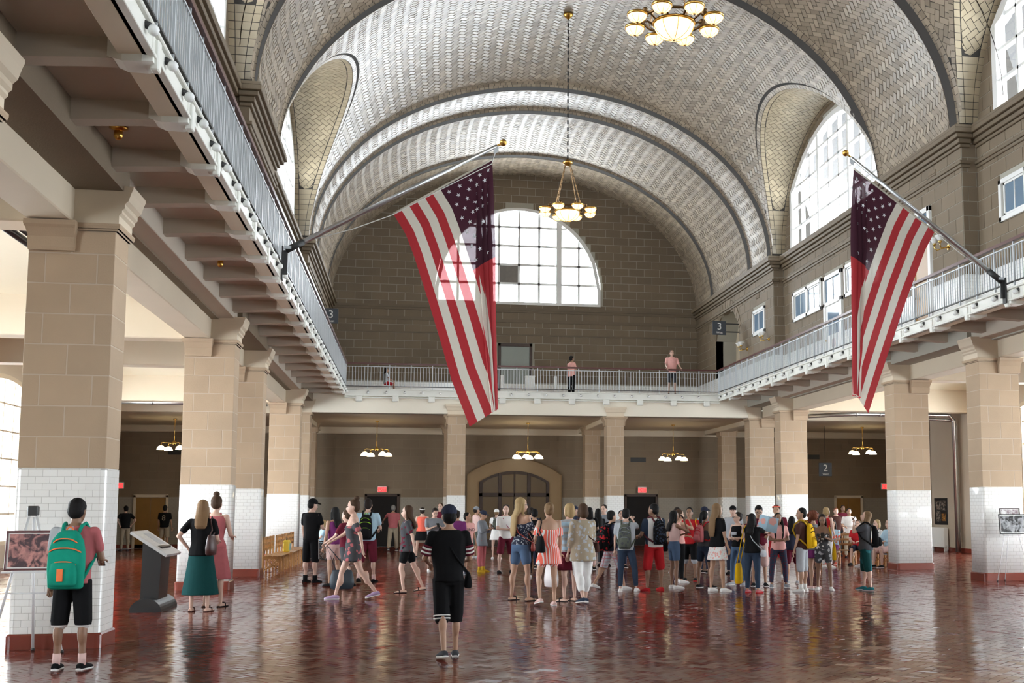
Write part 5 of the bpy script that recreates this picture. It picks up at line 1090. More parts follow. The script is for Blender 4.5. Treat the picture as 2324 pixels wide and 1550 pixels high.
        th0 = wr+fd*.014*h+lat*.014*h; th1 = th0+(fd*.6+lat*.75+sv*.25)*.024*h; th2 = th1+(fd*.9+lat*.1+sv*.4)*.022*h; ex.append((*tubeq([th0, th1, th2, th2+fd*.003*h], [.007*h, .006*h, .005*h, .001*h], 5), 0))
    hd = -math.radians(head); yawbase = hd
    root = job('person', body, [SKIN[skin], EYE, LIP], None, vox, 3, ex, label=label, cat='person', group=group)
    root.location = (g[0], g[1], z0); root.rotation_euler = (0, 0, yawbase)
    cvx = vox*1.08
    # ---- top
    tp = top.split(':', 1); tkind, tmat = tp[0], fabric(tp[1]) if len(tp) > 1 else None
    if tkind != 'none':
        R = Raw(); o = .010*h; long_ = {'tee': .50, 'polo': .50, 'tunic': .42, 'dress': .40, 'romper': .42, 'tank': .52, 'crop': .585, 'off': .54, 'shirt': .475, 'offdress': .40, 'cami': .53}.get(tkind, .5)
        hem = [] 
        if long_ < .48: hem = [(long_*h, hp*(1.32 if 'dress' in tkind or tkind == 'romper' else 1.12)+o, .092*h*w, 0)]
        zt = {'off': .775, 'offdress': .775, 'tank': .815, 'cami': .77}.get(tkind, .842)
        sec = hem+[(z, rx+o*(1.3 if z < .6*h else 1), ry+o*(1.2 if z < .6*h else 1), yo) for z, rx, ry, yo in TS if z >= max(long_, .50)*h-.001 and z < zt*h+.004]
        if long_ >= .48 and sec[0][0] > long_*h+.01*h: sec = [(long_*h, sec[0][1]*1.02, sec[0][2]*1.02, sec[0][3])]+sec
        if tkind in ('tee', 'polo', 'shirt', 'tunic') : sec = [(z, rx*(1.06 if .58*h < z < .72*h else 1.0)+(.012*h if .58*h < z < .7*h else 0), ry*(1.04), yo) for z, rx, ry, yo in sec]
        R.loft(sec, T)
        sl = {'tee': .62, 'polo': .66, 'tunic': 1.15, 'dress': .45, 'romper': .5, 'shirt': .7}.get(tkind, 0)
        if tkind in ('off', 'offdress'):
            for sd in (1, -1): s0, e, wr, fd = A[sd]; R.cap(s0+(e-s0)*.25, s0+(e-s0)*.8, .034*h*w, .036*h*w, 8, True)
        for sd in (1, -1):
            s0, e, wr, fd = A[sd]
            if sl: 
                q = s0+(e-s0)*min(sl, 1); R.ell(s0-np.array([sd*.012*h, 0, 0]), (.034*h, .033*h, .030*h)); R.cap(s0, q, .032*h*w, .033*h*w)
                if sl > 1: R.cap(e, e+(wr-e)*(sl-1)*3, .032*h*w, .028*h*w)
        if tkind in ('tank', 'cami', 'off', 'offdress'):
            for sd in (1, -1):
                if tkind in ('tank', 'cami'): R.cap(T((sd*.055*h, .045*h, .765*h)), T((sd*.05*h, -.01*h, .846*h)), .009*h, .009*h, 6); R.cap(T((sd*.05*h, -.01*h, .846*h)), T((sd*.055*h, -.048*h, .775*h)), .009*h, .009*h, 6)
        job({'tee': 'tee_shirt', 'polo': 'polo_shirt', 'tank': 'tank_top', 'crop': 'crop_top', 'off': 'off_shoulder_top', 'offdress': 'off_shoulder_romper', 'cami': 'camisole'}.get(tkind, tkind), R, [tmat], root, cvx, 2)
    # ---- bottom
    bp = bot.split(':', 2); bk = bp[0]
    if bk != 'none':
        R = Raw(); fr = float(bp[2].split('|')[0]) if len(bp) > 2 and bk in ('shorts', 'skirt', 'pants') else .5; bm_ = fabric(bp[1].replace('/', ':')); o = .008*h
        R.loft([(z, rx+o, ry+o, yo) for z, rx, ry, yo in TS[:4]]+[(.625*h, wa+o*.6, .056*h*w, 0)], T)
        if bk == 'skirt':
            c0 = T((0, 0, .52*h)); ln = fr*h; sp_ = abs(J[1][1][1]-J[-1][1][1])
            fan = .022+.1*fr; R.rings([[np.array([c0[0]+(hp+o+fan*h*t+.006*h*math.sin(9*2*PI*k/24)*t)*math.cos(2*PI*k/24), c0[1]-.0*h+(.068*h+o+fan*h*.7*t+sp_*.3*t)*math.sin(2*PI*k/24), c0[2]-ln*t]) for k in range(24)] for t in (0, .25, .5, .75, 1)])
        else:
            loose = .022 if bk == 'shorts' and fr > .45 else (.012 if bk == 'shorts' else (.010 if 'loose' not in bot else .02))
            for sd in (1, -1):
                hip, kn, an, bb = J[sd]; p1 = hip+(kn-hip)*min(1, fr/.5); r1 = rt_+(rk-rt_)*min(1, fr/.5); R.cap(hip, p1, rt_+.010*h, r1+loose*h, 10, False if fr < .5 else True)
                if fr > .5:
                    p2 = kn+(an-kn)*(fr-.5)*2; r2 = rk+(ra-rk)*(fr-.5)*2; R.cap(kn, p2, rk+loose*.9*h, max(r2, .026*h if fr < .9 else .022*h)+loose*h*.8, 10, True); (R.ell(kn+(an-kn)*.3+np.array([0, -.012*h*math.cos(bb), 0]), (.029*h*w+.010*h, .030*h*w+.010*h, .09*h)) if fr > .7 else None); R.ell(kn, (rk+loose*.9*h,)*3)
        job({'shorts': 'shorts', 'skirt': 'skirt', 'pants': 'trousers'}[bk], R, [bm_], root, cvx, 1)
    # ---- shoes
    sp2 = shoe.split(':')
    for sd in (1, -1):
        hip, kn, an, bb = J[sd]; lift = an[2]-.042*h; pit = max(0, min(55, lift/h*330)) if bb < 0 else 0; Fm = rot('z', -sd*8) @ rot('x', -pit); base = an+Fm @ np.array([0, 0, -.042*h])
        FT = lambda p: base+Fm @ (np.asarray(p, float)*h); mb = MB()
        prof = [(-.036, .016, .030), (-.028, .021, .038), (0, .022, .046), (.03, .024, .040), (.06, .027, .030), (.085, .027, .024), (.102, .021, .017), (.110, .010, .010)]
        low = sp2[0] == 'sandal'
        ring = lambda y, wx, z0_, z1_: [FT((wx*c, y, z0_+(z1_-z0_)*q)) for c, q in ((-1, 0), (-1, .45), (-.72, .85), (0, 1), (.72, .85), (1, .45), (1, 0), (0, 0))]
        if not low: mb.rings([ring(y, wx, .007, zt_) for y, wx, zt_ in prof], True, True, True)
        else:
            mb.mi = 2; mb.rings([ring(y, wx*.85, .006, zt_*.82) for y, wx, zt_ in prof], True, True, True); mb.mi = 0; mb.tube([FT((-.026, .045, .008)), FT((-.02, .05, .032)), FT((0, .055, .037)), FT((.02, .05, .032)), FT((.026, .045, .008))], .005*h, 5)
        mb.mi = 1; mb.rings([ring(y, wx*1.06, -.001, .012) for y, wx, zt_ in prof], True, True, False)
        if sp2[0] == 'boot': mb.mi = 0; mb.tube([an+np.array([0, 0, -.02*h]), an+(kn-an)*.2], [.026*h, .028*h], 10)
        mats = [fabric(sp2[1]), fabric(sp2[2] if len(sp2) > 2 else sp2[1]), SKIN[skin]]
        mb.build({'sneaker': 'sneaker', 'sandal': 'sandal', 'boot': 'boot'}[sp2[0]], mats, root)
        if socks: MB().tube([an+np.array([0, 0, -.015*h]), an+(kn-an)*.22], [.0225*h, .0235*h], 10).build('sock', fabric(socks), root)
    # ---- hair and hats
    hp_ = hair.split(':'); hk, hm = hp_[0], HAIR[hp_[1]]; R = Raw(); hv = vox*.62
    if hk != 'bald':
        Ht = lambda c, r: R.ell(HT(c), tuple(q*h for q in r), Hm, 12, 8)
        if hk not in ('cap', 'bcap'): Ht((0, -.010, .080), (.0515, .0595, .056))
        Ht((0, -.022, .052), (.0495, .046, .050))
        if hk in ('long', 'vlong'):
            L_ = .13 if hk == 'long' else .24; back = lambda z, y: T((0, y*h, z*h)); R.rings([[HT((rx*math.cos(2*PI*k/12), yo+ry*math.sin(2*PI*k/12), z)) for k in range(12)] for z, rx, ry, yo in ((.06, .052, .045, -.022), (.02, .055, .040, -.026), (-.025, .058, .030, -.050), (-.055, .058, .026, -.074), (-L_*.8-.01, .055, .022, -.086), (-L_-.01, .040, .012, -.084))])
            for sd in (1, -1): R.cap(HT((sd*.044, .006, .06)), HT((sd*.05, -.004, -.03)), .013*h, .014*h); R.cap(HT((sd*.05, -.004, -.03)), HT((sd*.052, -.01, -L_*.7)), .014*h, .010*h)
        if hk == 'bob':
            for sd in (1, -1): R.cap(HT((sd*.045, -.002, .06)), HT((sd*.046, -.004, .0)), .014*h, .014*h)
            Ht((0, -.03, .03), (.052, .042, .055))
        if hk == 'bun': Ht((0, -.030, .142), (.030, .030, .026))
        if hk == 'updo': Ht((0, -.060, .085), (.026, .024, .028))
        if hk == 'pony': Ht((0, -.060, .095), (.02, .02, .02)); R.cap(HT((0, -.068, .09)), HT((0, -.085, .02)), .02*h, .024*h); R.cap(HT((0, -.085, .02)), HT((0, -.075, -.09)), .024*h, .010*h)
        if hk == 'curly':
            for i in range(26): a, b = random.uniform(0, 2*PI), random.uniform(-.5, 1.2); p = (.052*math.cos(a)*math.cos(b), -.018+.052*math.sin(a)*math.cos(b), .066+.058*math.sin(b)); 
            for i in range(44):
                a, b = random.uniform(0, 2*PI), random.uniform(-1.0, 1.4); p = np.array([.066*math.cos(a)*math.cos(b), -.022+.06*math.sin(a)*math.cos(b), .066+.068*math.sin(b)])
                if p[1] > .03 and p[2] < .09: continue
                Ht(p, (.021, .021, .021))
        if hk == 'tuft': Ht((0, .030, .118), (.044, .03, .022))
        job('hair', R, [hm], root, hv, 2)
    if hk in ('cap', 'bcap'):
        sgn = -1 if hk == 'bcap' else 1; R = Raw(); R.ell(HT((0, -.003, .088)), (.0535*h, .0625*h, .050*h), Hm, 14, 8); cp_ = job('cap', R, [fabric(hp_[2])], root, hv, 2)
        mb = MB(); mb.rings([[HT((rx*math.cos(a), sgn*(.045+.062*math.sin(a)*q), .083-.010*q*math.sin(a)+dz_)) for a in np.linspace(0, PI, 9)] for rx, q, dz_ in ((.050, 1, 0), (.050, 1, .005), (.030, .2, .008), (.030, .2, 0))], False, False, False); mb.build('brim', fabric(hp_[2]), cp_)
    if hk == 'visor': pass
    root['_h'] = H; INFO = dict(o=root, T=T, HT=HT, A=A, J=J, h=h, head=head, g=g, z0=z0, hp=hp, Hm=Hm, wa=wa, w=w); return INFO
def attach(o, I): o.location = I['o'].location; o.rotation_euler = I['o'].rotation_euler; return o
def band_on_head(I, mat, z=.098, name='headband'):
    mb = MB(); mb.tube([I['HT']((.0545*math.cos(t), -.006+.063*math.sin(t), z+.012*math.sin(t))) for t in np.linspace(0, 2*PI, 25)], .0075*I['h'], 6, False); mb.build(name, mat, I['o'])
def glasses(I):
    mb = MB()
    for sd in (1, -1): mb.tube([I['HT']((sd*.02+.015*math.cos(t), .064, .058+.012*math.sin(t))) for t in np.linspace(0, 2*PI, 13)], .0022*I['h'], 4, False); mb.tube([I['HT']((sd*.034, .062, .06)), I['HT']((sd*.05, .0, .06))], .002*I['h'], 4)
    mb.build('glasses', M['iron'], I['o'])
def backpack(I, mats, label, hgt=.30, wid=.165, dep=.085, details=None, zt=.815, group='backpacks on visitors'):
    """rounded pack on the wearer's back; mats: (body, trim, straps)"""
    h = I['h']; r = attach(empty('backpack', label=label, cat='backpack', group=group), I); T = I['T']; yb = -(.063*I['w']+.015)*h; yf = (.066*I['w']+.014)*h; xs = I['wa']+.030*h
    def sec(z, q, d): return [T((wid/2*h*q*max(-1, min(1, 1.25*math.cos(a))), yb-dep*h*d*.5+dep*h*d*.5*max(-1, min(1, 1.2*math.sin(a))), z*h)) for a in np.linspace(0, 2*PI, 17)[:-1]]
    zb = zt-hgt; S = [(zb, .80, .75), (zb+.012, .93, .95), (zb+hgt*.35, 1, 1), (zb+hgt*.62, .98, .95), (zb+hgt*.82, .85, .8), (zb+hgt*.95, .58, .6), (zt, .35, .4)]
    MB().rings([sec(*s) for s in S]).build('main_bag', mats[0], r)
    pz = [(zb+.02, .66, 1.30), (zb+.035, .76, 1.42), (zb+hgt*.30, .76, 1.42), (zb+hgt*.44, .66, 1.30), (zb+hgt*.47, .5, 1.0)]; MB().rings([sec(*s) for s in pz]).build('front_pocket', mats[0], r)
    # trim piping
    for zz, q, d in ((zb+hgt*.47, .78, 1.06), (zb+hgt*.70, .96, 1.0), (zb+hgt*.86, .70, .98)):
        mb = MB(); mb.tube([T((wid/2*h*q*math.sin(a), yb-dep*h*d-.004*h+.5*dep*h*(1-math.cos(a))*.7, (zz+.014*math.cos(a)*0-.03*abs(math.sin(a))**3)*h)) for a in np.linspace(-1.25, 1.25, 11)], .0042*h, 5); mb.build('piping', mats[1], r)
    for sd in (1, -1): MB().tube([T(p) for p in ((sd*.045*h, yb-.005*h, (zt-.02)*h), (sd*.052*h, -.045*h, .842*h), (sd*.058*h, 0, .856*h), (sd*.066*h, yf*.80, .805*h), (sd*.080*h, yf+.004*h, .735*h), (sd*(xs*.97), .04*h, .655*h), (sd*(xs*.99), -.03*h, .61*h), (sd*.07*h, yb-.01*h, (zb+.03)*h))], .0105*h, 6).build('strap', mats[2], r)
    MB().tube([T((.02*h*math.cos(a), yb-.012*h, (zt-.004+.022*math.sin(a))*h)) for a in np.linspace(0, PI, 7)], .005*h, 5).build('haul_loop', mats[1], r)
    if details: details(r, T, h, yb-dep*h, zb)
    return r
def tote(I, side, mat, label, z=.50, y=-.02, wid=.15, hgt=.17, dep=.06, x=None, strap='shoulder', name='handbag', strapmat=None, cross=False, group='bags on visitors', print_=None, rx=0.):
    """soft bag at the wearer's side, hung from the shoulder, across the body or from the hand"""
    h = I['h']; r = attach(empty(name, label=label, cat='bag', group=group), I); T = I['T']; xs = (x if x is not None else side*.135)*h; c = np.array([xs, y*h, z*h])
    mb = MB(); S = [(-.5, .72, .7), (-.45, .9, .95), (-.15, 1, 1), (.2, .92, .8), (.45, .8, .5), (.5, .74, .35)]; Rz_ = rot('z', rx)
    mb.rings([[c+Rz_ @ np.array([dep/2*h*d*math.cos(a), wid/2*h*q*max(-1, min(1, 1.2*math.sin(a))), hgt*h*t]) for a in np.linspace(0, 2*PI, 15)[:-1]] for t, q, d in S]); mb.build('pouch', mat, r)
    top = c+np.array([0, 0, hgt*h*.48]); sm = strapmat or mat
    if strap == 'shoulder': pts = [top+Rz_ @ np.array([0, wid*.3*h, 0]), T((side*.112*h, .056*h, .73*h)), T((side*.092*h, .045*h, .815*h)), T((side*.088*h, -.004*h, .852*h)), T((side*.092*h, -.052*h, .81*h)), T((side*.112*h, -.062*h, .73*h)), top-Rz_ @ np.array([0, wid*.3*h, 0])]
    elif strap == 'cross': pts = [top+Rz_ @ np.array([0, wid*.3*h, 0]), T((0, .080*h, .68*h)), T((-side*.06*h, .05*h, .80*h)), T((-side*.062*h, -.005*h, .850*h)), T((-side*.04*h, -.055*h, .79*h)), T((side*.04*h, -.075*h, .66*h)), top-Rz_ @ np.array([0, wid*.3*h, 0])]
    else: wr = I['A'][side][2]+I['A'][side][3]*.055*h; pts = [top+Rz_ @ np.array([0, wid*.25*h, 0]), wr+np.array([0, .01*h, 0]), top-Rz_ @ np.array([0, wid*.25*h, 0])]
    MB().tube(pts, .006*h, 6).build('strap', sm, r)
    if print_: print_(r, c, h)
    return r
def phone(I, hands, label):
    A = I['A']; p = np.mean([A[s][2]+A[s][3]*.075*I['h'] for s in hands], axis=0); o = MB().box(-.037, .037, -.006, .006, -.07, .07, .006).build('phone', M['blackp'], None, label, 'phone', 'phones held by visitors')
    o.matrix_world = Matrix.Translation(I['o'].location) @ Matrix.Rotation(I['o'].rotation_euler.z, 4, 'Z') @ Matrix.Translation(Vector(p)) @ Matrix.Rotation(.7, 4, 'X'); return o
F_ = fabric
BLK3 = (F_('black'), F_('dgrey'), F_('black'))
# --- nearest figures
I = person(157, 1519, 1136, 4, 'young man in half red half grey tee facing the tiled column', 'tee:half:lgrey:rose', 'shorts:hem/black/white/.44:.56', 'sneaker:black:white', 'short:black', 'brown', ('bent', 'down'), 'stand', look=(4, 12), vox=.012, socks='blush')
backpack(I, (F_('green'), F_('orange'), F_('green')), 'teal green backpack with orange piping', .34, .20, .10, lambda r, T, h, y, zb: MB().add([T(p) for p in ((-.016*h, y*1.30, (zb+.05)*h), (.016*h, y*1.30, (zb+.05)*h), (.016*h, y*1.30, (zb+.12)*h), (-.016*h, y*1.30, (zb+.12)*h), (-.016*h, y*1.20, (zb+.05)*h), (.016*h, y*1.20, (zb+.05)*h), (.016*h, y*1.20, (zb+.12)*h), (-.016*h, y*1.20, (zb+.12)*h))], [(0, 1, 2, 3), (4, 5, 1, 0), (5, 6, 2, 1), (6, 7, 3, 2), (7, 4, 0, 3)]).build('reflective_patch', F_('orange'), r))
phone(I, (1,), 'phone in the hand of the visitor with the green backpack')
I = person(1015, 1492, 1150, 353, 'boy in black polo and knee shorts walking away in the open floor', 'polo:black', 'shorts:black:.60', 'sneaker:dgrey:white', 'cap:black:navy', 'tan', ((12, 12, 70, 25), (14, 14, 66, 25)), ((8, 3, 2), (-9, 16, -1)), vox=.012)
for sd in (1, -1):
    s0, e, wr, fd = I['A'][sd]; d = (e-s0)
    for q, m in ((.42, 'maroon'), (.52, 'white'), (.60, 'maroon'), (.68, 'white'), (.76, 'maroon')): MB().tube([s0+d*q, s0+d*(q+.075)], .0385*I['h'], 12).build('sleeve_stripe', F_(m), I['o'])
hip, kn, an, _ = I['J'][-1]
for q in (.86, .94): MB().tube([hip+(kn-hip)*(q+.12), hip+(kn-hip)*(q+.155)], .0565*I['h'], 14).build('hem_stripe', F_('white'), I['o'])
tote(I, 1, F_('black'), 'black pouch on a strap across the boy in black', z=.50, y=.02, wid=.10, hgt=.10, dep=.05, strap='cross')
I = person(452, 1388, 1138, 8, 'woman in black top and long dark green skirt viewing the column', 'tee:black', 'skirt:dgreen:.37', 'sandal:brown', 'long:light', 'fair', ('bent', 'hip'), 'stand', 'f', look=(-10, 6), vox=.013)
tote(I, 1, pm('brown_leather', (.06, .025, .022), .4), 'brown leather shoulder bag of the woman in the green skirt', z=.60, x=.125, y=-.125, wid=.17, hgt=.18, dep=.085)
I = person(480, 1383, 1134, 14, 'woman with hair in a bun and crimson dress beside the green skirt', 'tank:rose', 'skirt:rose:.27', 'sandal:black', 'bun:brown', 'fair', ('bent', 'down'), 'stand', 'f', loc=(onZ(483, 1377)), look=(-16, 8), vox=.014)
# --- left of centre
I = person(704, 1322, 1134, 35, 'man in black cap, black tee and black shorts with white piping', 'tee:black', 'shorts:black:.56', 'boot:black', 'cap:black:black', 'fair', ('bent', 'down'), 'stand', look=(20, 8))
for sd in (1, -1):
    hip, kn, an, _ = I['J'][sd]; h = I['h']; MB().tube([hip+np.array([sd*.062*h, 0, 0]), hip+(kn-hip)*.5+np.array([sd*.058*h, 0, 0]), kn+np.array([sd*.054*h, 0, .01])], .006*h, 5).build('piping', F_('white'), I['o'])
I = person(798, 1360, 1130, 268, 'young woman in pink and black flowered off-shoulder dress striding left', 'offdress:floral:dgrey:rose:9', 'shorts:dgrey:.2', 'sneaker:lav:white', 'bun:brown', 'fair', ('fwd', 'back'), 'walk', 'f')
tote(I, 1, pm('dark_tote', (.03, .045, .06), .5), 'dark tote bag swinging from the flowered-dress woman', z=.185, x=.14, y=.10, wid=.24, hgt=.19, dep=.07, strap='hand')
I = person(756, 1330, 1153, 320, 'dark-haired girl in purple tank and pink shorts behind the flowered dress', 'tank:purple', 'shorts:blush:.32', 'sneaker:black', 'long:black', 'tan', ('bent', 'bag'), 'shift', 'f')
person(783, 1334, 1158, 300, 'visitor in maroon tee half hidden by the flowered dress', 'tee:maroon', 'shorts:dgrey:.5', 'sneaker:black', 'short:brown', 'fair', ('down', 'fwd'), 'step')
I = person(832, 1322, 1133, 10, 'man in pale blue tee and maroon shorts by dark doorway', 'tee:lblue', 'shorts:maroon:.54', 'sneaker:black', 'short:dark', 'fair', ('bent', 'down'), 'step', socks='blush')
backpack(I, (F_('black'), pm('lime_trim', (.25, .5, .02), .6), F_('black')), 'black backpack with lime green piping', .30, .15)
I = person(891, 1250, 1147, 8, 'man in red polo and khaki trousers near the dark doorway', 'polo:rose', 'pants:khaki:.97|loose', 'sneaker:dgrey:white', 'short:grey', 'tan', ('down', (40, 42, 10, 0)), 'step')
I = person(922, 1345, 1148, 276, 'girl with long brown hair, dark flowered blouse and black shorts walking', 'shirt:floral:dgrey:maroon:12', 'shorts:black:.30', 'sandal:black', 'long:brown', 'fair', ('down', 'back'), ((-20, 4, 1), (14, 22, 1)), 'f')
I = person(957, 1266, 1153, 2, 'woman in coral tank and white visor', 'tank:coral', 'skirt:black:.17', 'sneaker:black:white', 'short:dark', 'fair', ('bent', 'bent'), 'wide', 'f', wide=1.1); band_on_head(I, F_('white'), .10, 'visor_band')
I = person(984, 1296, 1154, 165, 'man in grey tee looking down at his phone', 'tee:grey', 'shorts:lgrey:.52', 'sneaker:white', 'short:dark', 'fair', ('phone', 'phone'), 'stand', look=(0, 28), wide=1.15); phone(I, (1, -1), 'phone held by the man in the grey tee')
person(998, 1262, 1143, 200, 'tall visitor in maroon top behind the man in grey', 'tee:maroon', 'pants:navy:.97', 'sneaker:black', 'short:brown', 'fair', ('down', 'down'), 'stand')
person(1036, 1305, 1160, 20, 'visitor in plum shirt half hidden by the boy in black', 'tee:purple', 'shorts:grey:.5', 'sneaker:lgrey:white', 'short:dark', 'tan', ('down', 'bent'), 'stand')
I = person(1059, 1303, 1164, 150, 'boy in pink printed tee', 'tee:pink', 'shorts:grey:.55', 'sneaker:navy:white', 'short:black', 'tan', ('down', 'down'), 'step', look=(-30, 0)); text('EUNO', .10*I['h']/1.5, lambda a, b: tuple(I['T']((a*-1, .083*I['h'], b+.72*I['h']))), I['o'], F_('dgrey'), 'shirt_print')
person(1080, 1266, 1151, 70, 'man in hat with pink shirt before the arched doorway', 'tee:blush', 'shorts:olive:.55', 'sneaker:lgrey:white', 'cap:dark:grey', 'tan', ('cross', 'cross'), 'stand')
I = person(1093, 1298, 1160, 118, 'girl in navy cap, grey tee and rose trousers checking a phone', 'tunic:grey', 'pants:rose:.9', 'boot:gold', 'cap:light:navy', 'tan', ('phone', 'phone'), 'stand', 'f', look=(0, 15)); phone(I, (1, -1), 'phone of the girl in rose trousers')
I = person(1126, 1268, 1157, 10, 'woman in white cap and white dress', 'dress:white', 'skirt:white:.14', 'sneaker:white', 'bcap:light:white', 'fair', ('bent', 'bent'), 'stand', 'f'); backpack(I, (F_('olive'), F_('dgrey'), F_('dgrey')), 'small olive backpack over a white dress', .22, .13)
I = person(1147, 1300, 1147, 165, 'lanky boy in white tee and maroon shorts with red sash', 'tee:white', 'shorts:maroon:.50', 'sneaker:black', 'short:black', 'fair', ('cross', 'bent'), 'wide', look=(20, 0)); tote(I, -1, F_('red'), 'red shoulder bag of the boy in white tee', z=.48, wid=.12, hgt=.2, dep=.05, strap='cross', strapmat=pm('crimson_strap', (.3, .01, .08), .7))
# --- centre group
I = person(1181, 1363, 1131, 52, 'tall blond girl in dark flowered top and denim shorts', 'off:floral:navy:lgrey:26', 'shorts:denim:.28', 'sandal:black', 'vlong:blond', 'tan', ('phone', 'phone'), 'wide', 'f', look=(18, 0)); glasses(I)
tote(I, 1, pm('red_leather', (.30, .035, .025), .4), 'small red leather bag of the tall blond girl', z=.52, y=.07, wid=.14, hgt=.085, dep=.045, strap='cross', x=.10, rx=40)
person(1212, 1310, 1157, 350, 'visitor in black behind the tall blond girl', 'tee:black', 'pants:black:.97', 'sneaker:white', 'short:black', 'tan', ('bent', 'bent'), 'stand')
I = person(1245, 1374, 1144, 350, 'girl in red and white striped romper with one leg bent', 'offdress:stripe:coral:white', 'shorts:stripe/coral/white:.22', 'sneaker:blush:white', 'updo:light', 'tan', ('down', 'bent'), ((0, 3, 1), (4, 34, 12)), 'f')
tote(I, -1, F_('black'), 'slouchy black bag of the girl in the striped romper', z=.60, x=-.125, y=-.125, wid=.17, hgt=.16, dep=.08)
I = person(1291, 1365, 1145, 325, 'blond woman in pale blue striped top and wine skirt', 'tee:hstripe:lblue:lgrey', 'skirt:maroon:.20', 'sandal:black', 'bob:blond', 'fair', ('bent', (0, 14, 6, 0)), 'stand', 'f')
tote(I, -1, pm('white_plastic_bag', (.72, .68, .68), .4), 'white plastic carrier bag held low beside the wine skirt', z=.27, x=-.225, y=.02, wid=.16, hgt=.23, dep=.11, strap='hand', print_=lambda r, c, h: MB().tube([c+np.array([-.03*h, -.07*h, .1*h]), c+np.array([-.035*h, -.075*h, -.06*h])], .006*h, 6).build('red_stripe', F_('red'), r))
I = person(1322, 1368, 1144, 340, 'woman in paisley tunic and white cropped trousers', 'tunic:floral:khaki:lgrey:14', 'pants:white:.86', 'sneaker:ddenim:white', 'bob:brown', 'fair', ('cross', 'down'), 'step', 'f', wide=1.22)
tote(I, 1, F_('brown'), 'dark brown cross-body bag of the paisley-tunic woman', z=.55, x=.165, y=.02, wid=.10, hgt=.10, strap='cross')
person(1338, 1293, 1153, 8, 'dark-haired girl in black top and pale trousers in the background', 'tee:black', 'pants:blush:.93', 'sneaker:black:white', 'long:black', 'tan', ('bent', 'down'), 'stand', 'f')
person(1357, 1290, 1156, 350, 'long-haired girl all in black in the background', 'tee:black', 'pants:black:.97', 'sneaker:black:white', 'vlong:black', 'tan', ('down', 'bent'), 'stand', 'f')
person(1371, 1284, 1147, 190, 'man in blue-grey shirt in front of the slim tiled column', 'shirt:grey', 'pants:dgrey:.97', 'sneaker:black', 'short:dark', 'fair', ('bent', 'down'), 'stand', look=(20, 8))
for sd in (1, -1):
    hip, kn, an, _ = I['J'][sd]; h = I['h']; MB().tube([hip+np.array([sd*.062*h, 0, 0]), hip+(kn-hip)*.5+np.array([sd*.058*h, 0, 0]), kn+np.array([sd*.054*h, 0, .01])], .006*h, 5).build('piping', F_('white'), I['o'])
person(1305, 1280, 1150, 200, 'visitor with dark cap far behind the blond bob', 'tee:dgrey', 'pants:navy:.97', 'sneaker:black', 'cap:dark:navy', 'tan', ('down', 'down'), 'stand')
# --- right of centre
I = person(1388, 1338, 1156, 62, 'guy in dark tee and checked shorts with bearded face', 'tee:navy', 'shorts:plaid/lgrey/red:.50', 'sneaker:white', 'short:black', 'tan', ('down', 'bent'), 'walk', look=(5, 0)); backpack(I, (F_('floral:black:red:16'), F_('dgrey'), F_('black')), 'black backpack with red print', .31, .16, .11)
I = person(1421, 1343, 1156, 18, 'guy in pale grey tee and dark jeans', 'tee:lgrey', 'pants:ddenim:.95', 'sneaker:white', 'short:black', 'fair', ('up', 'down'), ((5, 2, 12), (-3, 2, 3))); backpack(I, (F_('floral:olive:dgrey:14'), F_('grey'), F_('olive')), 'grey camouflage backpack over a pale grey tee', .30, .155)
I = person(1484, 1341, 1145, 338, 'man in red knee shorts and red shoes', 'tee:side:white:ddenim:.17', 'shorts:red:.58', 'sneaker:red', 'short:black', 'brown', ('bent', 'bent'), 'wide', wide=1.1, look=(-30, 0)); backpack(I, (F_('floral:black:ddenim:20'), F_('dgrey'), pm('wine_strap', (.12, .01, .02), .7)), 'black patterned drawstring backpack over a white tee', .28, .15)
I = person(1531, 1335, 1161, 78, 'girl with long black hair, pink crop top and denim shorts', 'crop:blush', 'shorts:denim:.27', 'sneaker:white', 'long:black', 'brown', ('photo', 'phone'), 'stand', 'f'); phone(I, (1,), 'phone raised by the girl in the crop top'); tote(I, -1, F_('black'), 'black bag behind the girl in the crop top', z=.55, x=-.15, y=-.09, wid=.13, hgt=.16)
person(1543, 1322, 1158, 80, 'girl with updo just behind the crop-top girl', 'tank:pink', 'pants:black:.97', 'sneaker:white', 'updo:brown', 'tan', ('photo', 'bent'), 'stand', 'f')
I = person(1566, 1318, 1154, 205, 'guy in bright red tee and black shorts with white print', 'tee:red', 'shorts:hem/black/lgrey/.47:.55', 'sneaker:black:red', 'short:black', 'brown', ('phone', 'down'), 'stand'); tote(I, -1, F_('yellow'), 'yellow drawstring bag beside the red tee', z=.56, x=-.165, y=-.105, wid=.16, hgt=.24, name='drawstring_bag')
person(1537, 1300, 1153, 350, 'visitor in pale top far behind the crop-top girl', 'tee:blush', 'pants:navy:.97', 'sneaker:white', 'short:dark', 'tan', ('down', 'down'), 'stand')
I = person(1600, 1334, 1161, 52, 'girl with dark ponytail in strapless top and short denim', 'cami:dgrey', 'shorts:ddenim:.30', 'sneaker:black:white', 'pony:black', 'brown', ('bent', 'down'), 'shift', 'f'); backpack(I, (F_('rose'), F_('red'), F_('red')), 'small red backpack of the ponytail girl', .22, .12)
I = person(1629, 1342, 1145, 66, 'girl with long two-tone hair in white flowered dress and black tee', 'tee:black', 'skirt:floral/white/pink/20:.165', 'sneaker:white', 'vlong:light', 'tan', ('down', 'down'), 'shift', 'f')
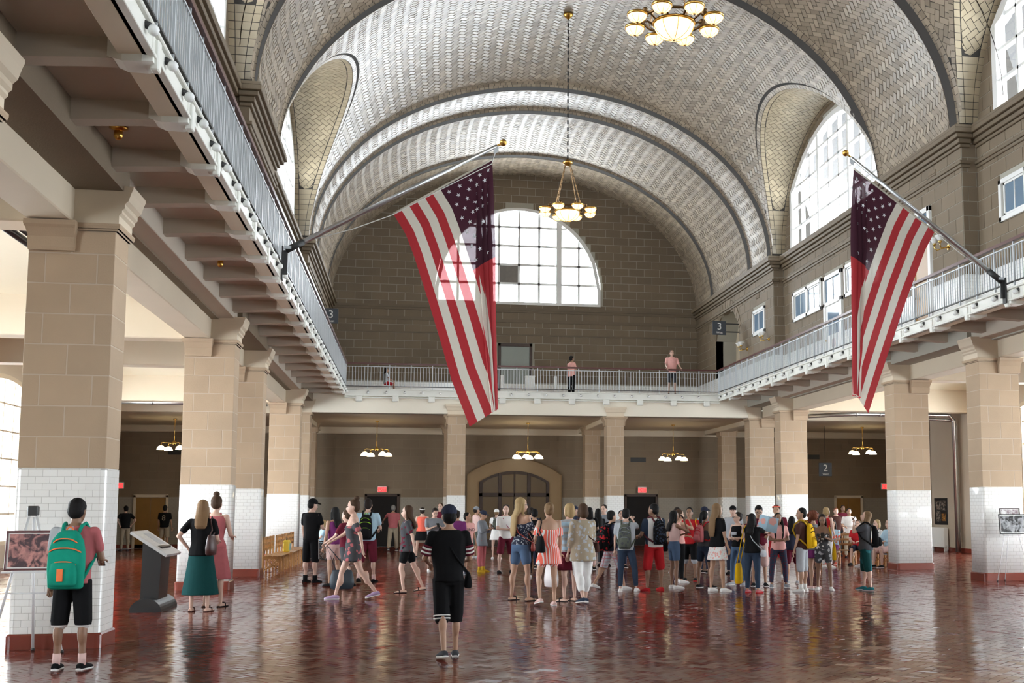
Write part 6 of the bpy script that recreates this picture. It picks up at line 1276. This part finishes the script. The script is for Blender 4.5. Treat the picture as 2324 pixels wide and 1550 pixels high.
I = person(1676, 1328, 1164, 238, 'woman with glasses in black printed tank and jeans', 'tank:black', 'pants:denim:.96', 'sneaker:lgrey:white', 'updo:dark', 'fair', ('cross', 'cross'), 'wide', 'f', look=(18, 0)); glasses(I); MB().box(-.05*I['h'], .05*I['h'], .082*I['h'], .092*I['h'], .69*I['h'], .73*I['h']).build('shirt_print', F_('lgrey'), I['o'])
person(1665, 1303, 1150, 200, 'man in dark baseball cap far behind the glasses woman', 'tee:lgrey', 'pants:navy:.97', 'sneaker:black', 'cap:dark:black', 'fair', ('down', 'down'), 'stand')
I = person(1709, 1345, 1168, 40, 'girl in black top and dark jeans lifting the map', 'tee:black', 'pants:ddenim:.97', 'sneaker:rose:red', 'long:black', 'tan', ('map', 'map'), 'stand', 'f'); MAPI = I
tote(I, 1, F_('lgrey'), 'grey waist bag of the map girl', z=.50, x=.142, y=.02, wid=.13, hgt=.09, strap='cross'); 
I2 = I; tote(I, -1, F_('yellow'), 'yellow drawstring bag hanging low by the map girl', z=.24, x=-.195, y=.0, wid=.17, hgt=.26, dep=.07, strap='shoulder', name='drawstring_bag')
p = [np.array(onY(*q, float(I['o'].location.y)+.45)) for q in ((1726, 1167), (1768, 1177), (1762, 1211), (1716, 1199))]
mp = empty('map', tuple(p[0]), 0, 'unfolded paper visitor map held up in front of faces', 'map'); mpm = F_('floral:lblue:pink:5')
pm_ = [(p[0]+p[1])/2+np.array([0, .05, 0]), (p[3]+p[2])/2+np.array([0, .05, 0])]
for q, nm in (((p[0], pm_[0], pm_[1], p[3]), 'left_leaf'), ((pm_[0], p[1], p[2], pm_[1]), 'right_leaf')): MB().add([a-p[0] for a in q]+[a-p[0]+np.array([0, .003, 0]) for a in q], [(0, 1, 2, 3), (4, 5, 6, 7), (0, 1, 5, 4), (2, 3, 7, 6)]).build(nm, mpm, mp)
I = person(1724, 1330, 1149, 195, 'guy with glasses reading behind the map', 'tee:maroon', 'shorts:blush:.55', 'sneaker:black:white', 'tuft:black', 'tan', ('bent', 'bent'), 'stand', look=(0, 20)); glasses(I)
I = person(1768, 1333, 1166, 186, 'girl with very long dark hair in pink tee and leggings', 'tee:pink', 'pants:floral/ddenim/maroon/40:.95', 'sneaker:grey:white', 'vlong:black', 'brown', ('cross', 'cross'), 'wide', 'f')
for sd in (1, -1): MB().tube([I['HT']((sd*.048, .012, .05)), I['HT']((sd*.056, .05, -.05)), I['HT']((sd*.05, .062, -.17)), I['HT']((sd*.042, .055, -.23))], [.014*I['h'], .018*I['h'], .015*I['h'], .006*I['h']], 8).build('hair_lock', HAIR['black'], I['o'])
I = person(1764, 1310, 1148, 200, 'tall guy with red headband behind the pink tee', 'tee:maroon', 'shorts:red:.5', 'sneaker:white', 'short:black', 'tan', ('bent', 'bent'), 'stand'); band_on_head(I, F_('coral'))
person(1799, 1324, 1177, 5, 'dark-haired girl in black seen between pink tee and yellow bag', 'tee:navy', 'shorts:maroon:.4', 'sneaker:lgrey:white', 'long:black', 'tan', ('bent', 'bent'), 'stand', 'f', H=1.42)
I = person(1822, 1343, 1155, 308, 'boy in black tee and pale grey shorts in profile', 'tee:brown', 'shorts:lgrey:.56', 'sneaker:white', 'short:black', 'tan', ('down', 'down'), 'stand', look=(-35, 0), socks='white'); backpack(I, (F_('yellow'), F_('black'), F_('gold')), 'yellow drawstring bag with black print on the boy\'s back', .30, .165, .07, lambda r, T, h, y, zb: MB().add([T(q) for q in ((-.05*h, y*1.30, (zb+.13)*h), (.05*h, y*1.30, (zb+.08)*h), (.055*h, y*1.30, (zb+.11)*h), (-.03*h, y*1.30, (zb+.16)*h))], [(0, 1, 2, 3)]).build('print', F_('black'), r))
person(1849, 1336, 1164, 330, 'woman with big curly auburn hair', 'tee:grey', 'skirt:purple:.12', 'sneaker:blush:white', 'curly:red', 'tan', ('bent', 'phone'), 'stand', 'f', look=(30, 20))
I = person(1869, 1339, 1169, 200, 'girl in dark flowered playsuit holding a phone', 'cami:floral:dgrey:white:16', 'shorts:floral/dgrey/lgrey/12:.27', 'sneaker:white', 'vlong:dark', 'brown', ('phone', 'phone'), ((0, 2, 4), (4, 6, 9)), 'f', look=(0, 18)); phone(I, (1, -1), 'phone of the girl in the flowered playsuit'); tote(I, -1, F_('yellow'), 'yellow bag on the flowered-playsuit girl', z=.50, x=-.15, y=-.06, wid=.13, hgt=.22, name='drawstring_bag')
I = person(1966, 1339, 1161, 292, 'long-haired girl in grey tee and teal shorts taking a photo upward', 'tee:dgrey', 'shorts:floral/dgreen/teal/6:.58', 'sneaker:teal:lgrey', 'vlong:light', 'fair', ('photo', 'photo'), ((4, 2, 4), (-6, 2, 4)), 'f', look=(0, -22), wide=1.15); backpack(I, BLK3, 'plain black backpack of the girl in teal shorts', .28, .15); phone(I, (1, -1), 'camera phone held up by the girl in teal shorts')
# --- background right
person(1878, 1288, 1153, 60, 'woman with short blond hair and red sleeveless top in background', 'tank:red', 'pants:white:.97', 'sneaker:white', 'bob:blond', 'fair', ('down', 'down'), 'stand', 'f')
person(1899, 1262, 1154, 190, 'bearded man in dark printed tee before the amber door', 'tee:brown', 'pants:black:.97', 'sneaker:black', 'short:red', 'fair', ('down', 'down'), 'stand', wide=1.15)
person(1915, 1252, 1148, 190, 'man in maroon shirt in front of the amber door', 'tee:maroon', 'pants:black:.97', 'sneaker:black', 'short:dark', 'brown', ('down', 'down'), 'stand')
person(1929, 1266, 1155, 195, 'young man in white tee with lanyard near the amber door', 'tee:white', 'pants:khaki:.97', 'sneaker:black', 'short:black', 'tan', ('bent', 'bent'), 'stand')
person(1843, 1290, 1160, 200, 'visitor far behind the curly auburn hair', 'tee:maroon', 'pants:navy:.97', 'sneaker:black', 'short:dark', 'tan', ('down', 'down'), 'stand')
I = person(1915, 1284, 1180, 215, 'seated girl in pale blue tee and magenta leggings', 'tee:floral:lblue:coral:8', 'pants:purple:.9', 'sneaker:coral:white', 'long:dark', 'tan', ('lap', 'lap'), 'sit', 'f', H=1.6, loc=seat_at(BA, -.36)); 
I = person(1937, 1287, 1185, 215, 'seated visitor in bright red tee on the bench', 'tee:red', 'shorts:navy:.5', 'sneaker:black', 'short:brown', 'fair', ('lap', 'lap'), 'sit2', 'm', H=1.62, loc=seat_at(BA, .36))
I = person(1997, 1290, 1178, 255, 'seated woman in pale blue jacket and black top', 'tunic:lblue', 'shorts:blush:.5', 'sneaker:black:white', 'updo:dark', 'fair', ('lap', 'lap'), 'sit', 'f', H=1.65, loc=seat_at(BB, .26), wide=1.1)
person(2004, 1285, 1176, 255, 'seated blond woman behind the pale blue jacket', 'tee:white', 'pants:lgrey:.9', 'sneaker:white', 'bob:blond', 'fair', ('lap', 'lap'), 'sit2', 'f', H=1.65, loc=seat_at(BB, -.26))
# --- far left aisle and wheelchair
I = person(375, 1240, 1145, 5, 'visitor in dark jersey with number 8 in the dark left aisle', 'tee:black', 'shorts:khaki:.5', 'sneaker:dgrey', 'short:black', 'tan', ('down', 'down'), 'stand', loc=[onY(375, 1150, 47.3)[0], 47.3, 0], H=1.72); text('8', .28, lambda a, b: tuple(I['T']((a, -.086*I['h'], b+.71*I['h']))), I['o'], F_('khaki'), 'jersey_number')
person(283, 1243, 1146, 330, 'visitor in black tee and khaki trousers in the dark left aisle', 'tee:black', 'pants:khaki:.97', 'sneaker:dgrey', 'short:black', 'fair', ('hip', 'hip'), 'stand', loc=[onY(286, 1150, 46.4)[0], 46.4, 0], H=1.7)
WCI = person(732, 1272, 1180, 255, 'blond visitor in pale blue sitting in a wheelchair', 'tee:lblue', 'pants:dgrey:.95', 'sneaker:black', 'bob:blond', 'fair', ('lap', 'lap'), 'sit', 'f', H=1.58)
# --- gallery
person(1523, 892, 806, 178, 'man in pink short-sleeved shirt leaning on the end gallery railing', 'shirt:pink', 'shorts:dgrey:.5', 'sneaker:black', 'short:brown', 'fair', ((20, 14, 40, 8), (20, 14, 40, 8)), 'stand', z0=ZF, loc=(onY(1525, 880, 42.02)), H=1.72, group='visitors on the gallery')
person(1297, 885, 819, 60, 'visitor in orange-pink tee and dark trousers on the end gallery', 'tee:pink', 'pants:black:.97', 'sneaker:black', 'short:black', 'tan', ('bent', 'down'), 'stand', z0=ZF, loc=onY(1297, 880, 43.6), H=1.62, group='visitors on the gallery')
person(878, 880, 848, 90, 'crouched dark-haired child with red shorts on the end gallery', 'tee:lgrey', 'shorts:red:.4', 'sneaker:black', 'long:black', 'tan', ('fwd', 'fwd'), 'sit', z0=ZF, loc=onY(876, 880, 43.0), H=1.2, group='visitors on the gallery')
# --- a few more heads in the crowd's depth
for u, vf, vh, hd, lb, kw in ((1205, 1290, 1154, 10, 'dark-haired visitor deep in the crowd behind the blond girl', dict(top='tee:navy', hair='short:dark')), (1322, 1284, 1149, 180, 'visitor with cropped black hair deep behind the paisley tunic', dict(top='tee:navy', hair='short:black', skin='brown')),
                          (1410, 1288, 1160, 180, 'visitor in pale tee behind the camouflage backpack', dict(top='tee:lgrey', hair='short:dark')), (1600, 1300, 1152, 60, 'visitor in navy cap behind the ponytail', dict(top='tee:grey', hair='cap:dark:navy')), (1700, 1290, 1170, 200, 'visitor in maroon deep behind the map girl', dict(top='tee:maroon', hair='short:dark', skin='tan'))):
    person(u, vf, vh, hd, lb, bot='pants:navy:.97', **kw)
# --- wheelchair under the seated blond visitor
h = WCI['h']; sz = WCI['J'][1][0][2]-.09; w = attach(empty('wheelchair', label='wheelchair carrying the blond visitor behind the man in black', cat='wheelchair'), WCI)
MB().box(-.22, .22, -.2, .24, sz-.03, sz+.01, .01).build('seat', M['blackp'], w); MB().box(-.22, .22, -.24, -.2, sz, sz+.42, .01).build('backrest', M['blackp'], w)
for sd in (1, -1):
    wh = MB().tube([(sd*.27, -.12+.30*math.cos(t), .316+.30*math.sin(t)) for t in np.linspace(0, 2*PI, 33)], .016, 7, False).build('wheel', M['iron'], w); mb = MB()
    for k in range(10): mb.tube([(sd*.27, -.12, .316), (sd*.27, -.12+.29*math.cos(2*PI*k/10), .316+.29*math.sin(2*PI*k/10))], .003, 4)
    mb.build('spokes', M['steel'], wh); MB().tube([(sd*.25, .36+.07*math.cos(t), .084+.07*math.sin(t)) for t in np.linspace(0, 2*PI, 17)], .014, 6, False).build('caster', M['iron'], w)
    MB().tube([(sd*.24, -.24, sz+.48), (sd*.24, -.22, sz), (sd*.24, .30, sz), (sd*.25, .36, .08)], .013, 7).build('frame_tube', M['steel'], w); MB().tube([(sd*.24, -.2, sz+.2), (sd*.24, .18, sz+.2)], .02, 7).build('armrest', M['blackp'], w); MB().tube([(sd*.24, -.24, sz+.46), (sd*.24, -.36, sz+.46)], .016, 7).build('push_handle', M['blackp'], w)
remesh_all()
